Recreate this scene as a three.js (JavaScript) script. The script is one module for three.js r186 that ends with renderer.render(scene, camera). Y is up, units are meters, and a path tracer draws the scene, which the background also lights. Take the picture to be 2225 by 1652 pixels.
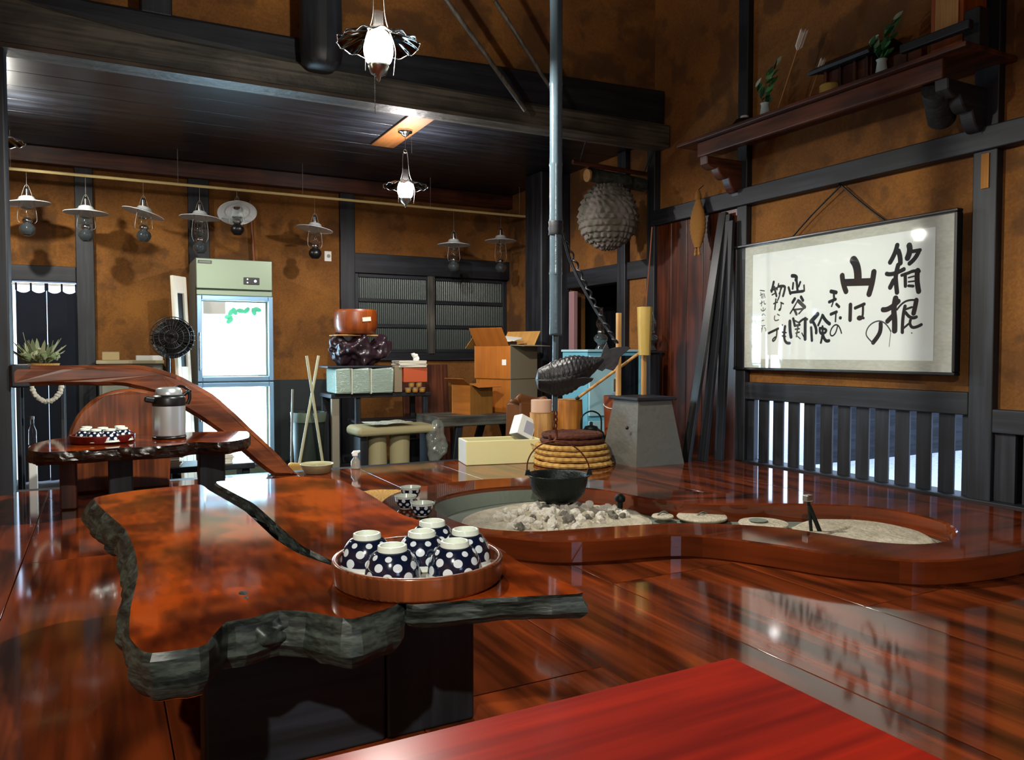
import * as THREE from 'three';
import { RoundedBoxGeometry } from 'three/addons/geometries/RoundedBoxGeometry.js';
import { mergeGeometries, toCreasedNormals } from 'three/addons/utils/BufferGeometryUtils.js';
import { RectAreaLightUniformsLib } from 'three/addons/lights/RectAreaLightUniformsLib.js';

// ---------------------------------------------------------------- camera, sky, lights, exposure
const scene = new THREE.Scene();
const camera = new THREE.PerspectiveCamera(52.24, 2225 / 1652, 0.05, 200);
camera.position.set(0, 0.77, 0);                         // eye level of somebody sitting on the floor
camera.rotation.order = 'YXZ';
camera.rotation.set(THREE.MathUtils.degToRad(-2.07), THREE.MathUtils.degToRad(-27.9), 0);
scene.background = new THREE.Color().setRGB(2.9, 3.8, 5.3);   // overcast daylight outside the low lattice
scene.environment = null;
const renderer = new THREE.WebGLRenderer({ antialias: true });
renderer.toneMapping = THREE.LinearToneMapping;
renderer.toneMappingExposure = 0.86;
renderer.shadowMap.enabled = true;
RectAreaLightUniformsLib.init();
const LAMP_WARM = [1.0, 0.97, 0.87], LAMP_ROSE = [1.0, 0.93, 0.9];
const LAMPS = [                                           // lit pendant lamps: place of the shade, candela, colour
  { at: [1.052, 2.085, -3.187], cd: 24, c: LAMP_WARM },
  { at: [2.09, 2.06, -5.7], cd: 9.5, c: LAMP_ROSE },
  { at: [-0.604, 2.2, -6.25], cd: 9, c: LAMP_WARM },
  { at: [-0.8, 2.25, 0.75], cd: 30, c: LAMP_WARM },
];
const FRIDGE_GLOW = 8, FRIDGE_LIGHT = 28;

// ---------------------------------------------------------------- helpers
let seed = 20240611;
const rnd = () => { seed = (seed * 1664525 + 1013904223) >>> 0; return seed / 4294967296; };
const rr = (a, b) => a + (b - a) * rnd();
const V = (x, y, z) => new THREE.Vector3(x, y, z);
const lerp = (a, b, t) => a + (b - a) * t;
const clamp = (x, a = 0, b = 1) => Math.min(b, Math.max(a, x));
const sstep = (a, b, x) => { const t = clamp((x - a) / (b - a)); return t * t * (3 - 2 * t); };
function hash(x, y, s) { let h = (x * 374761393 + y * 668265263 + s * 2147483647) | 0; h = Math.imul(h ^ (h >>> 13), 1274126177); h ^= h >>> 16; return (h >>> 0) / 4294967296; }
function vn(x, y, px, py, s) {                            // periodic value noise
  const xi = Math.floor(x), yi = Math.floor(y); let fx = x - xi, fy = y - yi;
  fx = fx * fx * (3 - 2 * fx); fy = fy * fy * (3 - 2 * fy);
  const m = (a, p) => ((a % p) + p) % p, x0 = m(xi, px), x1 = m(xi + 1, px), y0 = m(yi, py), y1 = m(yi + 1, py);
  return lerp(lerp(hash(x0, y0, s), hash(x1, y0, s), fx), lerp(hash(x0, y1, s), hash(x1, y1, s), fx), fy);
}
function fbm(u, v, fx, fy, s, oct = 4) { let a = 0, w = 0.5, t = 0; for (let i = 0; i < oct; i++) { a += w * vn(u * fx, v * fy, fx, fy, s + i * 17); t += w; w *= 0.5; fx *= 2; fy *= 2; } return a / t; }
function n3(x, y, z, s = 0) {                             // 3-D value noise
  const xi = Math.floor(x), yi = Math.floor(y), zi = Math.floor(z); const f = [x - xi, y - yi, z - zi].map((t) => t * t * (3 - 2 * t));
  const h = (i, j, k) => hash(xi + i + (zi + k) * 57, yi + j, s + 3);
  const l = (k) => lerp(lerp(h(0, 0, k), h(1, 0, k), f[0]), lerp(h(0, 1, k), h(1, 1, k), f[0]), f[1]);
  return lerp(l(0), l(1), f[2]);
}
function tex(w, h, fn, srgb = true) {
  const d = new Uint8Array(w * h * 4);
  for (let j = 0; j < h; j++) for (let i = 0; i < w; i++) {
    const c = fn(i / w, j / h), k = (j * w + i) * 4;
    d[k] = clamp(c[0], 0, 255); d[k + 1] = clamp(c[1], 0, 255); d[k + 2] = clamp(c[2], 0, 255); d[k + 3] = 255;
  }
  const t = new THREE.DataTexture(d, w, h, THREE.RGBAFormat);
  t.wrapS = t.wrapT = THREE.RepeatWrapping; t.magFilter = THREE.LinearFilter; t.minFilter = THREE.LinearFilter;
  if (srgb) t.colorSpace = THREE.SRGBColorSpace; t.needsUpdate = true; return t;
}
const mix3 = (a, b, t) => [lerp(a[0], b[0], t), lerp(a[1], b[1], t), lerp(a[2], b[2], t)];
function woodTex(light, dark, s, o = {}) {                // grain runs along v
  const { w = 512, h = 1024, rings = 9, warp = 0.35, fine = 0.35, contrast = 1, blot = 0.9 } = o;
  return tex(w, h, (u, v) => {
    const wv = fbm(u, v, 3, 2, s, 3) * warp * 4 + fbm(u, v, 8, 3, s + 5, 2) * warp;
    let g = 0.5 + 0.5 * Math.sin((u * rings + wv) * Math.PI * 2);
    g = Math.pow(g, 1.6);
    const st = fbm(u, v, 64, 3, s + 9, 3), bl = fbm(u, v, 4, 5, s + 21, 3);
    let t = clamp(0.5 + contrast * ((g - 0.45) * 0.55 + (st - 0.5) * fine * 2 + (bl - 0.5) * blot));
    return mix3(light, dark, t);
  });
}
const wrap = (m, o) => Object.assign(m, o);
const std = (o) => new THREE.MeshStandardMaterial(o);
const phy = (o) => new THREE.MeshPhysicalMaterial(o);

// uv in metres, looked up across the dominant face; grain = axis the texture's v runs along
function uvs(g, grain = 1, tile = 1, ou = rnd(), ov = rnd()) {
  if (g.index) g = g.toNonIndexed();
  const p = g.attributes.position, n = g.attributes.normal, uv = new Float32Array(p.count * 2);
  const P = [0, 0, 0];
  for (let i = 0; i < p.count; i += 3) {
    let nx = 0, ny = 0, nz = 0;
    for (let k = 0; k < 3; k++) { nx += n.getX(i + k); ny += n.getY(i + k); nz += n.getZ(i + k); }
    const a = [Math.abs(nx), Math.abs(ny), Math.abs(nz)], d = a[0] > a[1] && a[0] > a[2] ? 0 : a[1] > a[2] ? 1 : 2;
    let va = grain, ua;
    if (d === grain) { ua = (d + 1) % 3; va = (d + 2) % 3; } else ua = 3 - d - grain;
    for (let k = 0; k < 3; k++) { P[0] = p.getX(i + k); P[1] = p.getY(i + k); P[2] = p.getZ(i + k); uv[(i + k) * 2] = P[ua] / tile + ou; uv[(i + k) * 2 + 1] = P[va] / tile + ov; }
  }
  g.setAttribute('uv', new THREE.BufferAttribute(uv, 2)); return g;
}
const M4 = (pos = [0, 0, 0], rot = [0, 0, 0], s = 1) => new THREE.Matrix4().compose(V(...pos), new THREE.Quaternion().setFromEuler(new THREE.Euler(...rot)), typeof s === 'number' ? V(s, s, s) : V(...s));
const mv = (g, pos, rot, s) => g.applyMatrix4(M4(pos, rot, s));
function bx(x0, x1, y0, y1, z0, z1, o = {}) {             // a chamfered board or beam between two corners
  const w = x1 - x0, h = y1 - y0, d = z1 - z0, r = Math.min(o.r ?? 0.006, w * 0.3, h * 0.3, d * 0.3);
  const g = o.plain ? new THREE.BoxGeometry(w, h, d) : new RoundedBoxGeometry(w, h, d, 1, r);
  const grain = o.grain ?? (w >= h && w >= d ? 0 : h >= d ? 1 : 2);
  const q = uvs(g, grain, o.tile ?? 1); q.translate((x0 + x1) / 2, (y0 + y1) / 2, (z0 + z1) / 2); return q;
}
const cb = (w, h, d, o = {}) => bx(-w / 2, w / 2, o.base ? 0 : -h / 2, o.base ? h : h / 2, -d / 2, d / 2, o);
function lathe(pts, seg = 40) { return new THREE.LatheGeometry(pts.map((p) => new THREE.Vector2(Math.max(p[0], 1e-4), p[1])), seg); }
function cyl(r0, r1, h, seg = 20) { const g = new THREE.CylinderGeometry(r1, r0, h, seg); g.translate(0, h / 2, 0); return g; }
function tube(pts, r, o = {}) { const c = new THREE.CatmullRomCurve3(pts.map((p) => V(...p)), !!o.closed, 'catmullrom', o.tension ?? 0.5); return new THREE.TubeGeometry(c, o.n ?? pts.length * 6, r, o.seg ?? 8, !!o.closed); }
function rod(a, b, r, seg = 10) { const A = V(...a), B = V(...b), L = A.distanceTo(B); const g = new THREE.CylinderGeometry(r, r, L, seg); g.applyQuaternion(new THREE.Quaternion().setFromUnitVectors(V(0, 1, 0), B.clone().sub(A).normalize())); const m = A.add(B).multiplyScalar(0.5); g.translate(m.x, m.y, m.z); return g; }
function ext(pts, depth, o = {}) {                         // extruded outline in x,y, depth along z
  const s = pts instanceof THREE.Shape ? pts : new THREE.Shape(pts.map((p) => new THREE.Vector2(p[0], p[1])));
  const b = o.bevel ?? 0.003; const g = new THREE.ExtrudeGeometry(s, { depth, bevelEnabled: b > 0, bevelThickness: b, bevelSize: b, bevelOffset: -b, bevelSegments: 1, curveSegments: o.seg ?? 12 });
  return g;
}
function mg(list) {                                        // one part from several pieces
  return mergeGeometries(list.map((g) => { const q = g.index ? g.toNonIndexed() : g; for (const k of Object.keys(q.attributes)) if (!['position', 'normal', 'uv'].includes(k)) q.deleteAttribute(k); return q; }));
}
function lump(g, amp, freq, s = 1, dir = null) {           // push the vertices in and out by 3-D noise
  const p = g.attributes.position, n = g.attributes.normal;
  for (let i = 0; i < p.count; i++) { const x = p.getX(i), y = p.getY(i), z = p.getZ(i); const a = (n3(x * freq, y * freq, z * freq, s) + 0.5 * n3(x * freq * 2.3, y * freq * 2.3, z * freq * 2.3, s + 7) - 0.75) * amp; p.setXYZ(i, x + n.getX(i) * a, y + n.getY(i) * a, z + n.getZ(i) * a); }
  g.computeVertexNormals(); return g;
}
const used = {};
function numbered(n) { used[n] = (used[n] ?? -1) + 1; return used[n] ? `${n}_${String(used[n]).padStart(3, '0')}` : n; }
function tag(o, label, category, group) { o.userData = { label, category }; if (group) o.userData.group = group; return o; }
function thing(name, label, category, pos = [0, 0, 0], ry = 0, group) { const o = new THREE.Group(); o.name = numbered(name); o.position.set(...pos); o.rotation.y = ry; tag(o, label, category, group); scene.add(o); return o; }
function part(name, g, m, parent, pos, rot) { const o = new THREE.Mesh(g, m); o.name = name; o.castShadow = o.receiveShadow = true; if (pos) o.position.set(...pos); if (rot) o.rotation.set(...rot); parent.add(o); return o; }
function struct(name) { const o = new THREE.Group(); o.name = name; o.userData = { kind: 'structure' }; scene.add(o); return o; }
function dup(src, label, pos, ry, group) { const o = src.clone(); o.name = numbered(src.name.replace(/_\d{3}$/, '')); o.position.set(...pos); o.rotation.set(0, ry ?? 0, 0); o.userData = { ...src.userData, label }; if (group) o.userData.group = group; scene.add(o); return o; }

// ---------------------------------------------------------------- materials
const T = {
  floor: woodTex([130, 56, 24], [50, 21, 10], 11, { rings: 6, warp: 0.42, fine: 0.5, contrast: 1.0, blot: 0.4 }),
  slab: tex(1024, 1024, (u, v) => {
    const w = fbm(u, v, 3, 3, 31, 4), w2 = fbm(u, v, 6, 4, 35, 4); let g = 0.5 + 0.5 * Math.sin((u * 3 + w * 3.4 + w2 * 1.5) * Math.PI * 2);
    const f = fbm(u, v, 90, 24, 37, 2), b = fbm(u, v, 5, 5, 39, 4);
    return mix3([154, 62, 17], [56, 19, 7], clamp(0.42 + (g - 0.5) * 0.5 + (f - 0.5) * 0.5 + (b - 0.5) * 1.7));
  }),
  red: woodTex([150, 30, 9], [100, 14, 5], 51, { rings: 4, warp: 0.3, fine: 0.8, contrast: 0.7 }),
  rim: woodTex([118, 51, 22], [62, 26, 12], 71, { rings: 4, warp: 0.4, fine: 0.4, contrast: 0.9 }),
  dark: woodTex([35, 39, 47], [14, 16, 21], 91, { rings: 6, warp: 0.2, fine: 0.9, contrast: 0.9 }),
  beam: woodTex([94, 90, 80], [50, 48, 44], 95, { rings: 5, warp: 0.3, fine: 0.9, contrast: 0.9 }),  // lighter timber; on the tie beam the lamplight is in this tone
  brown: woodTex([98, 52, 32], [52, 26, 17], 111, { rings: 6, warp: 0.3, fine: 0.7 }),
  log: woodTex([138, 72, 36], [76, 38, 20], 131, { rings: 3, warp: 0.5, fine: 0.5 }),
  pale: woodTex([196, 148, 84], [150, 104, 52], 151, { rings: 6, warp: 0.15, fine: 0.5 }),
  plaster: tex(1024, 1024, (u, v) => {
    const a = fbm(u, v, 5, 5, 171, 5), f = fbm(u, v, 160, 160, 173, 2), st = sstep(0.56, 0.7, fbm(u, v, 7, 7, 177, 5));
    let c = mix3([142, 92, 36], [104, 65, 25], clamp(0.5 + (a - 0.5) * 1.6 + (f - 0.5) * 0.7)); return mix3(c, [74, 46, 20], st * 0.6);
  }),
  bark: tex(512, 512, (u, v) => { const a = fbm(u, v, 8, 24, 191, 5), b = fbm(u, v, 60, 60, 193, 2); return mix3([66, 74, 66], [20, 24, 22], clamp(0.5 + (a - 0.5) * 2 + (b - 0.5) * 0.8)); }),
  ash: tex(512, 512, (u, v) => { const a = fbm(u, v, 6, 6, 211, 5), b = fbm(u, v, 90, 90, 213, 2); return mix3([204, 194, 172], [156, 146, 126], clamp(0.5 + (a - 0.5) * 1.3 + (b - 0.5))); }),
  noise: tex(512, 512, (u, v) => { const a = fbm(u, v, 24, 24, 221, 5) * 255; return [a, a, a]; }, false),
  weave: tex(256, 256, (u, v) => { const a = Math.sin(u * Math.PI * 32), b = Math.sin(v * Math.PI * 32); const k = ((Math.floor(u * 32) + Math.floor(v * 32)) % 2 ? Math.abs(a) : Math.abs(b)); return mix3([150, 106, 48], [214, 170, 92], k); }),
  card: tex(256, 256, (u, v) => { const a = fbm(u, v, 4, 60, 231, 3), b = fbm(u, v, 6, 6, 233, 3); return mix3([190, 142, 70], [154, 110, 52], clamp(0.5 + (a - 0.5) * 0.7 + (b - 0.5) * 0.8)); }),
  ribs: tex(256, 8, (u) => { const k = 0.5 + 0.5 * Math.sin(u * Math.PI * 2 * 32); return [k * 255, k * 255, k * 255]; }, false),
};
const M = {
  floor: phy({ map: T.floor, roughness: 0.7, specularIntensity: 0, clearcoat: 1, clearcoatRoughness: 0.07 }),
  slab: phy({ map: T.slab, roughness: 0.7, specularIntensity: 0, clearcoat: 0.9, clearcoatRoughness: 0.06 }),
  red: phy({ map: T.red, roughness: 0.8, specularIntensity: 0.1, clearcoat: 0.3, clearcoatRoughness: 0.2, bumpMap: T.red, bumpScale: 0.0006 }),
  rim: phy({ map: T.rim, roughness: 0.7, specularIntensity: 0, clearcoat: 1, clearcoatRoughness: 0.06 }),
  dark: std({ map: T.dark, roughness: 0.55 }),
  darkgloss: std({ map: T.dark, roughness: 0.3 }),
  beam: std({ map: T.beam, roughness: 0.5, bumpMap: T.noise, bumpScale: 0.004 }),
  brown: std({ map: T.brown, roughness: 0.4 }),
  panel: std({ map: T.brown, color: 0xd8b890, roughness: 0.3 }),
  log: std({ map: T.log, roughness: 0.35 }),
  pale: std({ map: T.pale, roughness: 0.6 }),
  plaster: std({ map: T.plaster, roughness: 0.95, bumpMap: T.noise, bumpScale: 0.003 }),
  bark: std({ map: T.bark, roughness: 0.45, bumpMap: T.bark, bumpScale: 0.006 }),
  ash: std({ map: T.ash, roughness: 1, bumpMap: T.noise, bumpScale: 0.006 }),
  lining: std({ color: 0x6c7468, roughness: 0.75, bumpMap: T.noise, bumpScale: 0.002 }),
  iron: std({ color: 0x1e2422, roughness: 0.45, metalness: 0.6, bumpMap: T.noise, bumpScale: 0.002 }),
  rust: std({ color: 0x6a3318, roughness: 0.7, metalness: 0.3 }),
  steel: std({ color: 0xb9bcb8, roughness: 0.28, metalness: 1 }),
  chrome: std({ color: 0xd0d2d2, roughness: 0.12, metalness: 1 }),
  black: std({ color: 0x0d0d0e, roughness: 0.35 }),
  wire: std({ color: 0x8a8a84, roughness: 0.35, metalness: 0.8 }),
  white: std({ color: 0xe8e8e2, roughness: 0.45 }),
  enamel: std({ color: 0xe2e8ea, roughness: 0.25 }),
  glass: phy({ color: 0xffffff, roughness: 0.03, transmission: 1, thickness: 0, ior: 1.5 }),
  tankglass: phy({ color: 0x4c5458, roughness: 0.06, metalness: 0.55, clearcoat: 1, clearcoatRoughness: 0.03 }),
  lampglass: phy({ color: 0xf4f8f8, roughness: 0.02, transmission: 1, thickness: 0, ior: 1.95, side: THREE.DoubleSide }),
  smoke: phy({ color: 0x31302e, roughness: 0.03, transmission: 1, thickness: 0, ior: 1.5, side: THREE.DoubleSide }),
  card: std({ map: T.card, roughness: 0.85 }),
  cardpaleshade: std({ color: 0x8c7d66, roughness: 0.9, bumpMap: T.noise, bumpScale: 0.001 }),  // pale card; on box fronts the shade is in this colour
  straw: std({ map: T.weave, roughness: 0.9, bumpMap: T.weave, bumpScale: 0.003 }),
  brownstraw: std({ map: T.weave, color: 0x6a4034, roughness: 0.85, bumpMap: T.weave, bumpScale: 0.003 }),
  bamboo: std({ color: 0xb89a4c, roughness: 0.4, bumpMap: T.noise, bumpScale: 0.001 }),
  palepole: std({ color: 0xb4ae8a, roughness: 0.5 }),
  creamwood: std({ color: 0xa89c74, roughness: 0.75, bumpMap: T.bark, bumpScale: 0.004 }),
  ceiling: std({ map: T.dark, roughness: 0.34 }),
  smoked: std({ color: 0x4a5a64, roughness: 0.22, bumpMap: T.noise, bumpScale: 0.0008 }),
  edgered: std({ map: T.bark, color: 0xa0584a, roughness: 0.25, bumpMap: T.bark, bumpScale: 0.006 }),
  navy: std({ color: 0x0c1422, roughness: 0.95 }),
  paper: std({ color: 0xd8d4c4, roughness: 0.8 }),
};
// ---------------------------------------------------------------- the setting
// raised wooden floor: wide lacquered boards running away from the camera
{
  const f = struct('floor');
  part('floor_joists', bx(-2.6, 4.03, -0.35, -0.045, -5.0, 3.0, { plain: true }), M.dark, f);
  const widths = [0.47, 0.4, 0.52, 0.44, 0.5, 0.38, 0.46, 0.5, 0.42, 0.54, 0.4, 0.48, 0.5, 0.62];
  let x = -2.6; const cuts = [[-5.02, -2.1, 0.6, 3], [-5.02, -3.3, -0.55, 3], [-5.02, -1.55, 1.1, 3]];
  widths.forEach((w, i) => {
    const x1 = i === widths.length - 1 ? 4.03 : x + w, c = cuts[(i * 2) % 3];
    for (let k = 0; k < 3; k++) part('floor_board', bx(x + 0.0012, x1 - 0.0012, -0.045, 0, c[k] + 0.0012, c[k + 1] - 0.0012, { r: 0.002, grain: 2, tile: 1.3 }), M.floor, f);
    x = x1;
  });
  part('edge_beam', bx(-2.6, 4.03, -0.3, -0.002, -5.12, -5.022, { grain: 0, r: 0.012 }), M.dark, f);
  const d = struct('floor_2');                              // the lower earthen entrance floor beyond
  part('earthen_floor', bx(-2.8, 4.3, -0.5, -0.35, -8.0, -5.0, { plain: true }), std({ color: 0x2c2a28, roughness: 0.8, bumpMap: T.noise, bumpScale: 0.01 }), d);
}
// ceilings and beams
{
  const c = struct('ceiling');
  for (let i = 0; i < 9; i++) part('ceiling_board', bx(-2.7, 4.2, 2.49, 2.52, -7.85 + i * 0.31, -7.85 + (i + 1) * 0.31 - 0.004, { grain: 0, r: 0.003 }), M.ceiling, c);
  part('ceiling_rail', bx(-2.7, 4.1, 2.345, 2.49, -7.72, -7.6, { grain: 0, r: 0.01 }), M.brown, c);
  for (let i = 0; i < 20; i++) part('ceiling_board', bx(-2.7, 4.2, 3.7, 3.74, -5.1 + i * 0.415, -5.1 + (i + 1) * 0.415 - 0.006, { grain: 0, r: 0.003 }), M.dark, c);
  part('sky_light_blocker', bx(-2.85, 4.2, 2.56, 2.62, -7.85, -5.2, { plain: true }), M.dark, c);  // unseen slab added to keep sky light out of the ceiling gaps
  part('sky_light_blocker', bx(-2.85, 4.2, 3.76, 3.82, -5.2, 3.15, { plain: true }), M.dark, c);  // unseen too, added over the high ceiling against leaking sky light
  part('tie_beam_lit_face', lump(ext([[-2.6, 2.375], [4.02, 2.395], [4.02, 2.57], [2.8, 2.555], [1.4, 2.56], [0.3, 2.575], [-0.2, 2.62], [-0.5, 2.67], [-2.6, 2.7]].map((p) => p), 0.16, { bevel: 0.018 }), 0.012, 2.5, 4).translate(0, 0, -5.08), M.beam, c);  // lower face of the log, its lit look put into lighter wood
  part('tie_beam_shaded_face', lump(ext([[-2.6, 2.68], [-0.5, 2.65], [0.3, 2.57], [1.4, 2.555], [4.02, 2.56], [4.02, 2.86], [2.4, 2.8], [1.2, 2.74], [0, 2.73], [-2.6, 2.85]], 0.14, { bevel: 0.02 }), 0.012, 2.5, 9).translate(0, 0, -5.13), M.dark, c);  // upper face of the same log, shade put into darker wood
  for (const m of c.children.slice(-2)) m.geometry = uvs(m.geometry, 0, 1);
  part('hanging_wall', bx(-2.6, 4.05, 2.52, 3.7, -5.2, -5.12, { plain: true, tile: 1.6 }), M.plaster, c);
  part('strut', bx(0.23, 0.4, 2.72, 3.7, -5.12, -4.98, { r: 0.012 }), M.dark, c);
  part('king_post', (() => { const g = lump(lathe([[0.001, 2.5], [0.08, 2.5], [0.118, 2.53], [0.13, 2.6], [0.125, 3.0], [0.12, 3.7]], 24), 0.02, 4, 2); return uvs(g, 1).translate(1.22, 0, -4.8); })(), M.dark, c);
  part('roof_pole', uvs(rod([1.93, 3.03, -4.6], [2.62, 2.44, -4.75], 0.016), 1), M.beam, c);
  part('roof_pole', uvs(rod([2.31, 3.06, -4.6], [2.9, 2.53, -4.75], 0.014), 1), M.beam, c);
}
// post at the edge of the raised floor
{
  const p = struct('trim_1');
  part('post', bx(-0.75, -0.43, -0.35, 2.66, -5.09, -4.93, { r: 0.012 }), M.dark, p);
}
// back wall: plaster between dark posts, a curtained doorway and a ribbed window
{
  const w = struct('wall_back'); const Z0 = -7.85, Z1 = -7.7;
  const pl = (x0, x1, y0, y1) => part('plaster_panel', bx(x0, x1, y0, y1, Z0, Z1, { plain: true, tile: 1.6 }), M.plaster, w);
  pl(-2.7, -0.66, 1.36, 2.49); pl(-2.7, -0.66, -0.35, 1.36); pl(-0.66, -0.18, 1.5, 2.49);
  pl(-0.06, 0.72, 0.5, 2.49); pl(0.9, 2.12, 0.5, 2.49); pl(2.26, 4.03, 1.77, 2.49); pl(2.26, 4.03, -0.35, 0.72);
  const dado = std({ color: 0x20282a, roughness: 0.7, bumpMap: T.noise, bumpScale: 0.002 });
  part('dado', bx(-0.06, 0.72, -0.35, 0.5, Z0, Z1 + 0.006, { plain: true }), dado, w);
  part('dado', bx(0.9, 2.12, -0.35, 0.5, Z0, Z1 + 0.006, { plain: true }), dado, w);
  for (const [a, b] of [[-0.8, -0.66], [-0.18, -0.04], [0.72, 0.9], [2.12, 2.27]]) part('post', bx(a, b, -0.35, 2.49, Z0, Z1 + 0.05, { r: 0.008 }), M.dark, w);
  part('lintel', bx(-0.66, -0.18, 1.37, 1.5, Z0, Z1 + 0.03, { r: 0.006 }), M.dark, w);
  part('lintel', bx(2.27, 4.03, 1.57, 1.77, Z0, Z1 + 0.03, { r: 0.006 }), M.dark, w);
  part('sill', bx(2.27, 4.03, 0.68, 0.76, Z0, Z1 + 0.04, { r: 0.006 }), M.dark, w);
  // window
  const q = struct('window_1');
  const ribbed = std({ color: 0x39423f, roughness: 0.24, bumpMap: T.ribs, bumpScale: 0.004 });
  for (const [a, b, z] of [[2.27, 3.12, -7.72], [3.08, 4.03, -7.755]]) {
    part('stile', bx(a, a + 0.05, 0.76, 1.57, z - 0.02, z + 0.02), M.dark, q); part('stile', bx(b - 0.05, b, 0.76, 1.57, z - 0.02, z + 0.02), M.dark, q);
    for (const y of [0.76, 1.02, 1.28, 1.53]) part('rail', bx(a + 0.05, b - 0.05, y, y + 0.04, z - 0.018, z + 0.018), M.dark, q);
    for (const y of [0.8, 1.06, 1.32]) part('pane', bx(a + 0.05, b - 0.05, y, y + 0.215, z - 0.006, z, { plain: true, grain: 1, tile: 0.7 }), ribbed, q);
  }
  part('stile', bx(3.055, 3.135, 0.74, 1.57, -7.71, -7.66), M.beam, q);
  part('backing_board', bx(2.2, 4.1, 0.7, 1.65, -7.9, -7.86, { plain: true }), M.dark, q);
}
// right wall
{
  const w = struct('wall_right'); const X0 = 4.03, X1 = 4.2;
  const pl = (z0, z1, y0, y1) => part('plaster_panel', bx(X0, X1, y0, y1, z0, z1, { plain: true, tile: 1.6 }), M.plaster, w);
  pl(-7.85, -6.4, -0.35, 2.49);
  pl(-6.4, -5.06, 1.54, 2.49); pl(-5.45, -5.06, -0.35, 1.4);
  pl(-5.12, -4.13, 1.91, 3.7); pl(-4.035, -2.45, 1.91, 3.7); pl(-2.325, 3.1, 1.91, 3.7);
  pl(-4.035, -2.45, 0.56, 1.8); pl(-2.325, 3.1, 0.48, 1.8);
  part('corner_post', bx(3.7, 4.03, -0.35, 2.49, -6.72, -6.4, { r: 0.02 }), M.dark, w);
  part('post', bx(3.98, 4.1, -0.35, 2.49, -5.57, -5.45, { r: 0.008 }), M.dark, w);
  part('post', bx(3.97, 4.12, -0.35, 2.49, -5.14, -5.04, { r: 0.008 }), M.dark, w);
  part('post', bx(3.98, 4.12, 0, 3.7, -4.13, -4.035, { r: 0.008 }), M.dark, w);
  part('post', bx(3.98, 4.12, 0, 3.7, -2.45, -2.325, { r: 0.008 }), M.dark, w);
  part('lintel', bx(3.99, 4.12, 1.38, 1.54, -6.4, -5.57, { r: 0.006 }), M.dark, w);
  part('lintel', bx(4.0, 4.12, 1.39, 1.54, -5.45, -5.14, { r: 0.006 }), M.dark, w);
  part('nageshi_beam', bx(3.955, 4.05, 1.79, 1.91, -5.06, 3.0, { grain: 2, r: 0.008 }), M.dark, w);
  part('rail', bx(3.98, 4.12, 0.44, 0.56, -4.035, -2.45, { grain: 2, r: 0.006 }), M.dark, w);
  part('rail', bx(3.98, 4.12, 0.36, 0.48, -2.325, 3.0, { grain: 2, r: 0.006 }), M.dark, w);
  part('sill', bx(3.96, 4.14, -0.1, 0.012, -4.035, 3.0, { grain: 2, r: 0.006 }), M.dark, w);
  for (let i = 0; i < 5; i++) part('wall_board', bx(4.0, 4.06, -0.02, 1.79, -5.04 + i * 0.182, -5.04 + (i + 1) * 0.182 - 0.003, { r: 0.004 }), M.panel, w);
  // low lattice of upright boards; daylight comes in through the gaps
  const q = struct('window_2');
  for (let i = 0; i < 13; i++) { const z = -2.515 - 0.022 - i * 0.1305 + 0.1305; if (z - 0.05 < -4.04) break; part('lattice_board', bx(4.01, 4.024, 0.012, 0.44, Math.max(-4.035, z - 0.088), z, { r: 0.002 }), M.dark, q); }
  for (let i = 0; i < 38; i++) part('lattice_board', bx(4.005, 4.03, 0.012, 0.36, -2.325 + i * 0.14, -2.325 + i * 0.14 + 0.105, { r: 0.003 }), M.dark, q);
  part('shutter_board', bx(4.06, 4.075, 0.012, 0.4, -2.325, 3.0, { plain: true }), M.black, q);
  // opening to a dark store beyond the corner
  const d = struct('door_1');
  part('store_wall', bx(4.75, 4.85, -0.35, 2.0, -7.0, -5.45, { plain: true }), M.dark, d);
  part('store_wall', bx(4.2, 4.85, -0.35, 2.0, -7.0, -6.9, { plain: true }), M.dark, d);
  part('store_wall', bx(4.2, 4.85, -0.35, 2.0, -5.55, -5.45, { plain: true }), M.dark, d);
  part('store_ceiling', bx(4.2, 4.85, 1.9, 2.0, -7.0, -5.45, { plain: true }), M.dark, d);
  part('store_floor', bx(4.03, 4.85, -0.45, -0.35, -7.0, -5.45, { plain: true }), M.dark, d);
  part('jamb', bx(3.985, 4.03, -0.35, 1.35, -6.36, -6.27, { r: 0.004 }), std({ color: 0x9a7478, roughness: 0.6 }), d);
}
// left wall and the wall behind the camera, with two tall paned openings
{
  const w = struct('wall_left');
  part('plaster_panel', bx(-2.85, -2.7, -0.5, 3.74, -7.85, 3.1, { plain: true, tile: 1.6 }), M.plaster, w);
  const f = struct('wall_front');
  const pl = (x0, x1, y0, y1) => part('plaster_panel', bx(x0, x1, y0, y1, 3.0, 3.15, { plain: true, tile: 1.6 }), M.plaster, f);
  const op = [[0.3, 1.25]], [wl, wr] = op[0];
  pl(-2.7, wl, -0.35, 3.74); pl(wr, 4.2, -0.35, 3.74);
  for (const [a, b] of op) { pl(a, b, -0.35, 0.8); pl(a, b, 2.1, 3.74); }
  op.forEach(([a, b], i) => { const q = struct(`window_${3 + i}`); part('stile', bx(a, a + 0.05, 0.8, 2.1, 3.02, 3.08), M.dark, q); part('stile', bx(b - 0.05, b, 0.8, 2.1, 3.02, 3.08), M.dark, q); part('rail', bx(a, b, 0.8, 0.86, 3.02, 3.08), M.dark, q); part('rail', bx(a, b, 2.04, 2.1, 3.02, 3.08), M.dark, q); part('pane', bx(a + 0.05, b - 0.05, 0.86, 2.04, 3.045, 3.05, { plain: true }), M.glass, q); });
}
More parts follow.
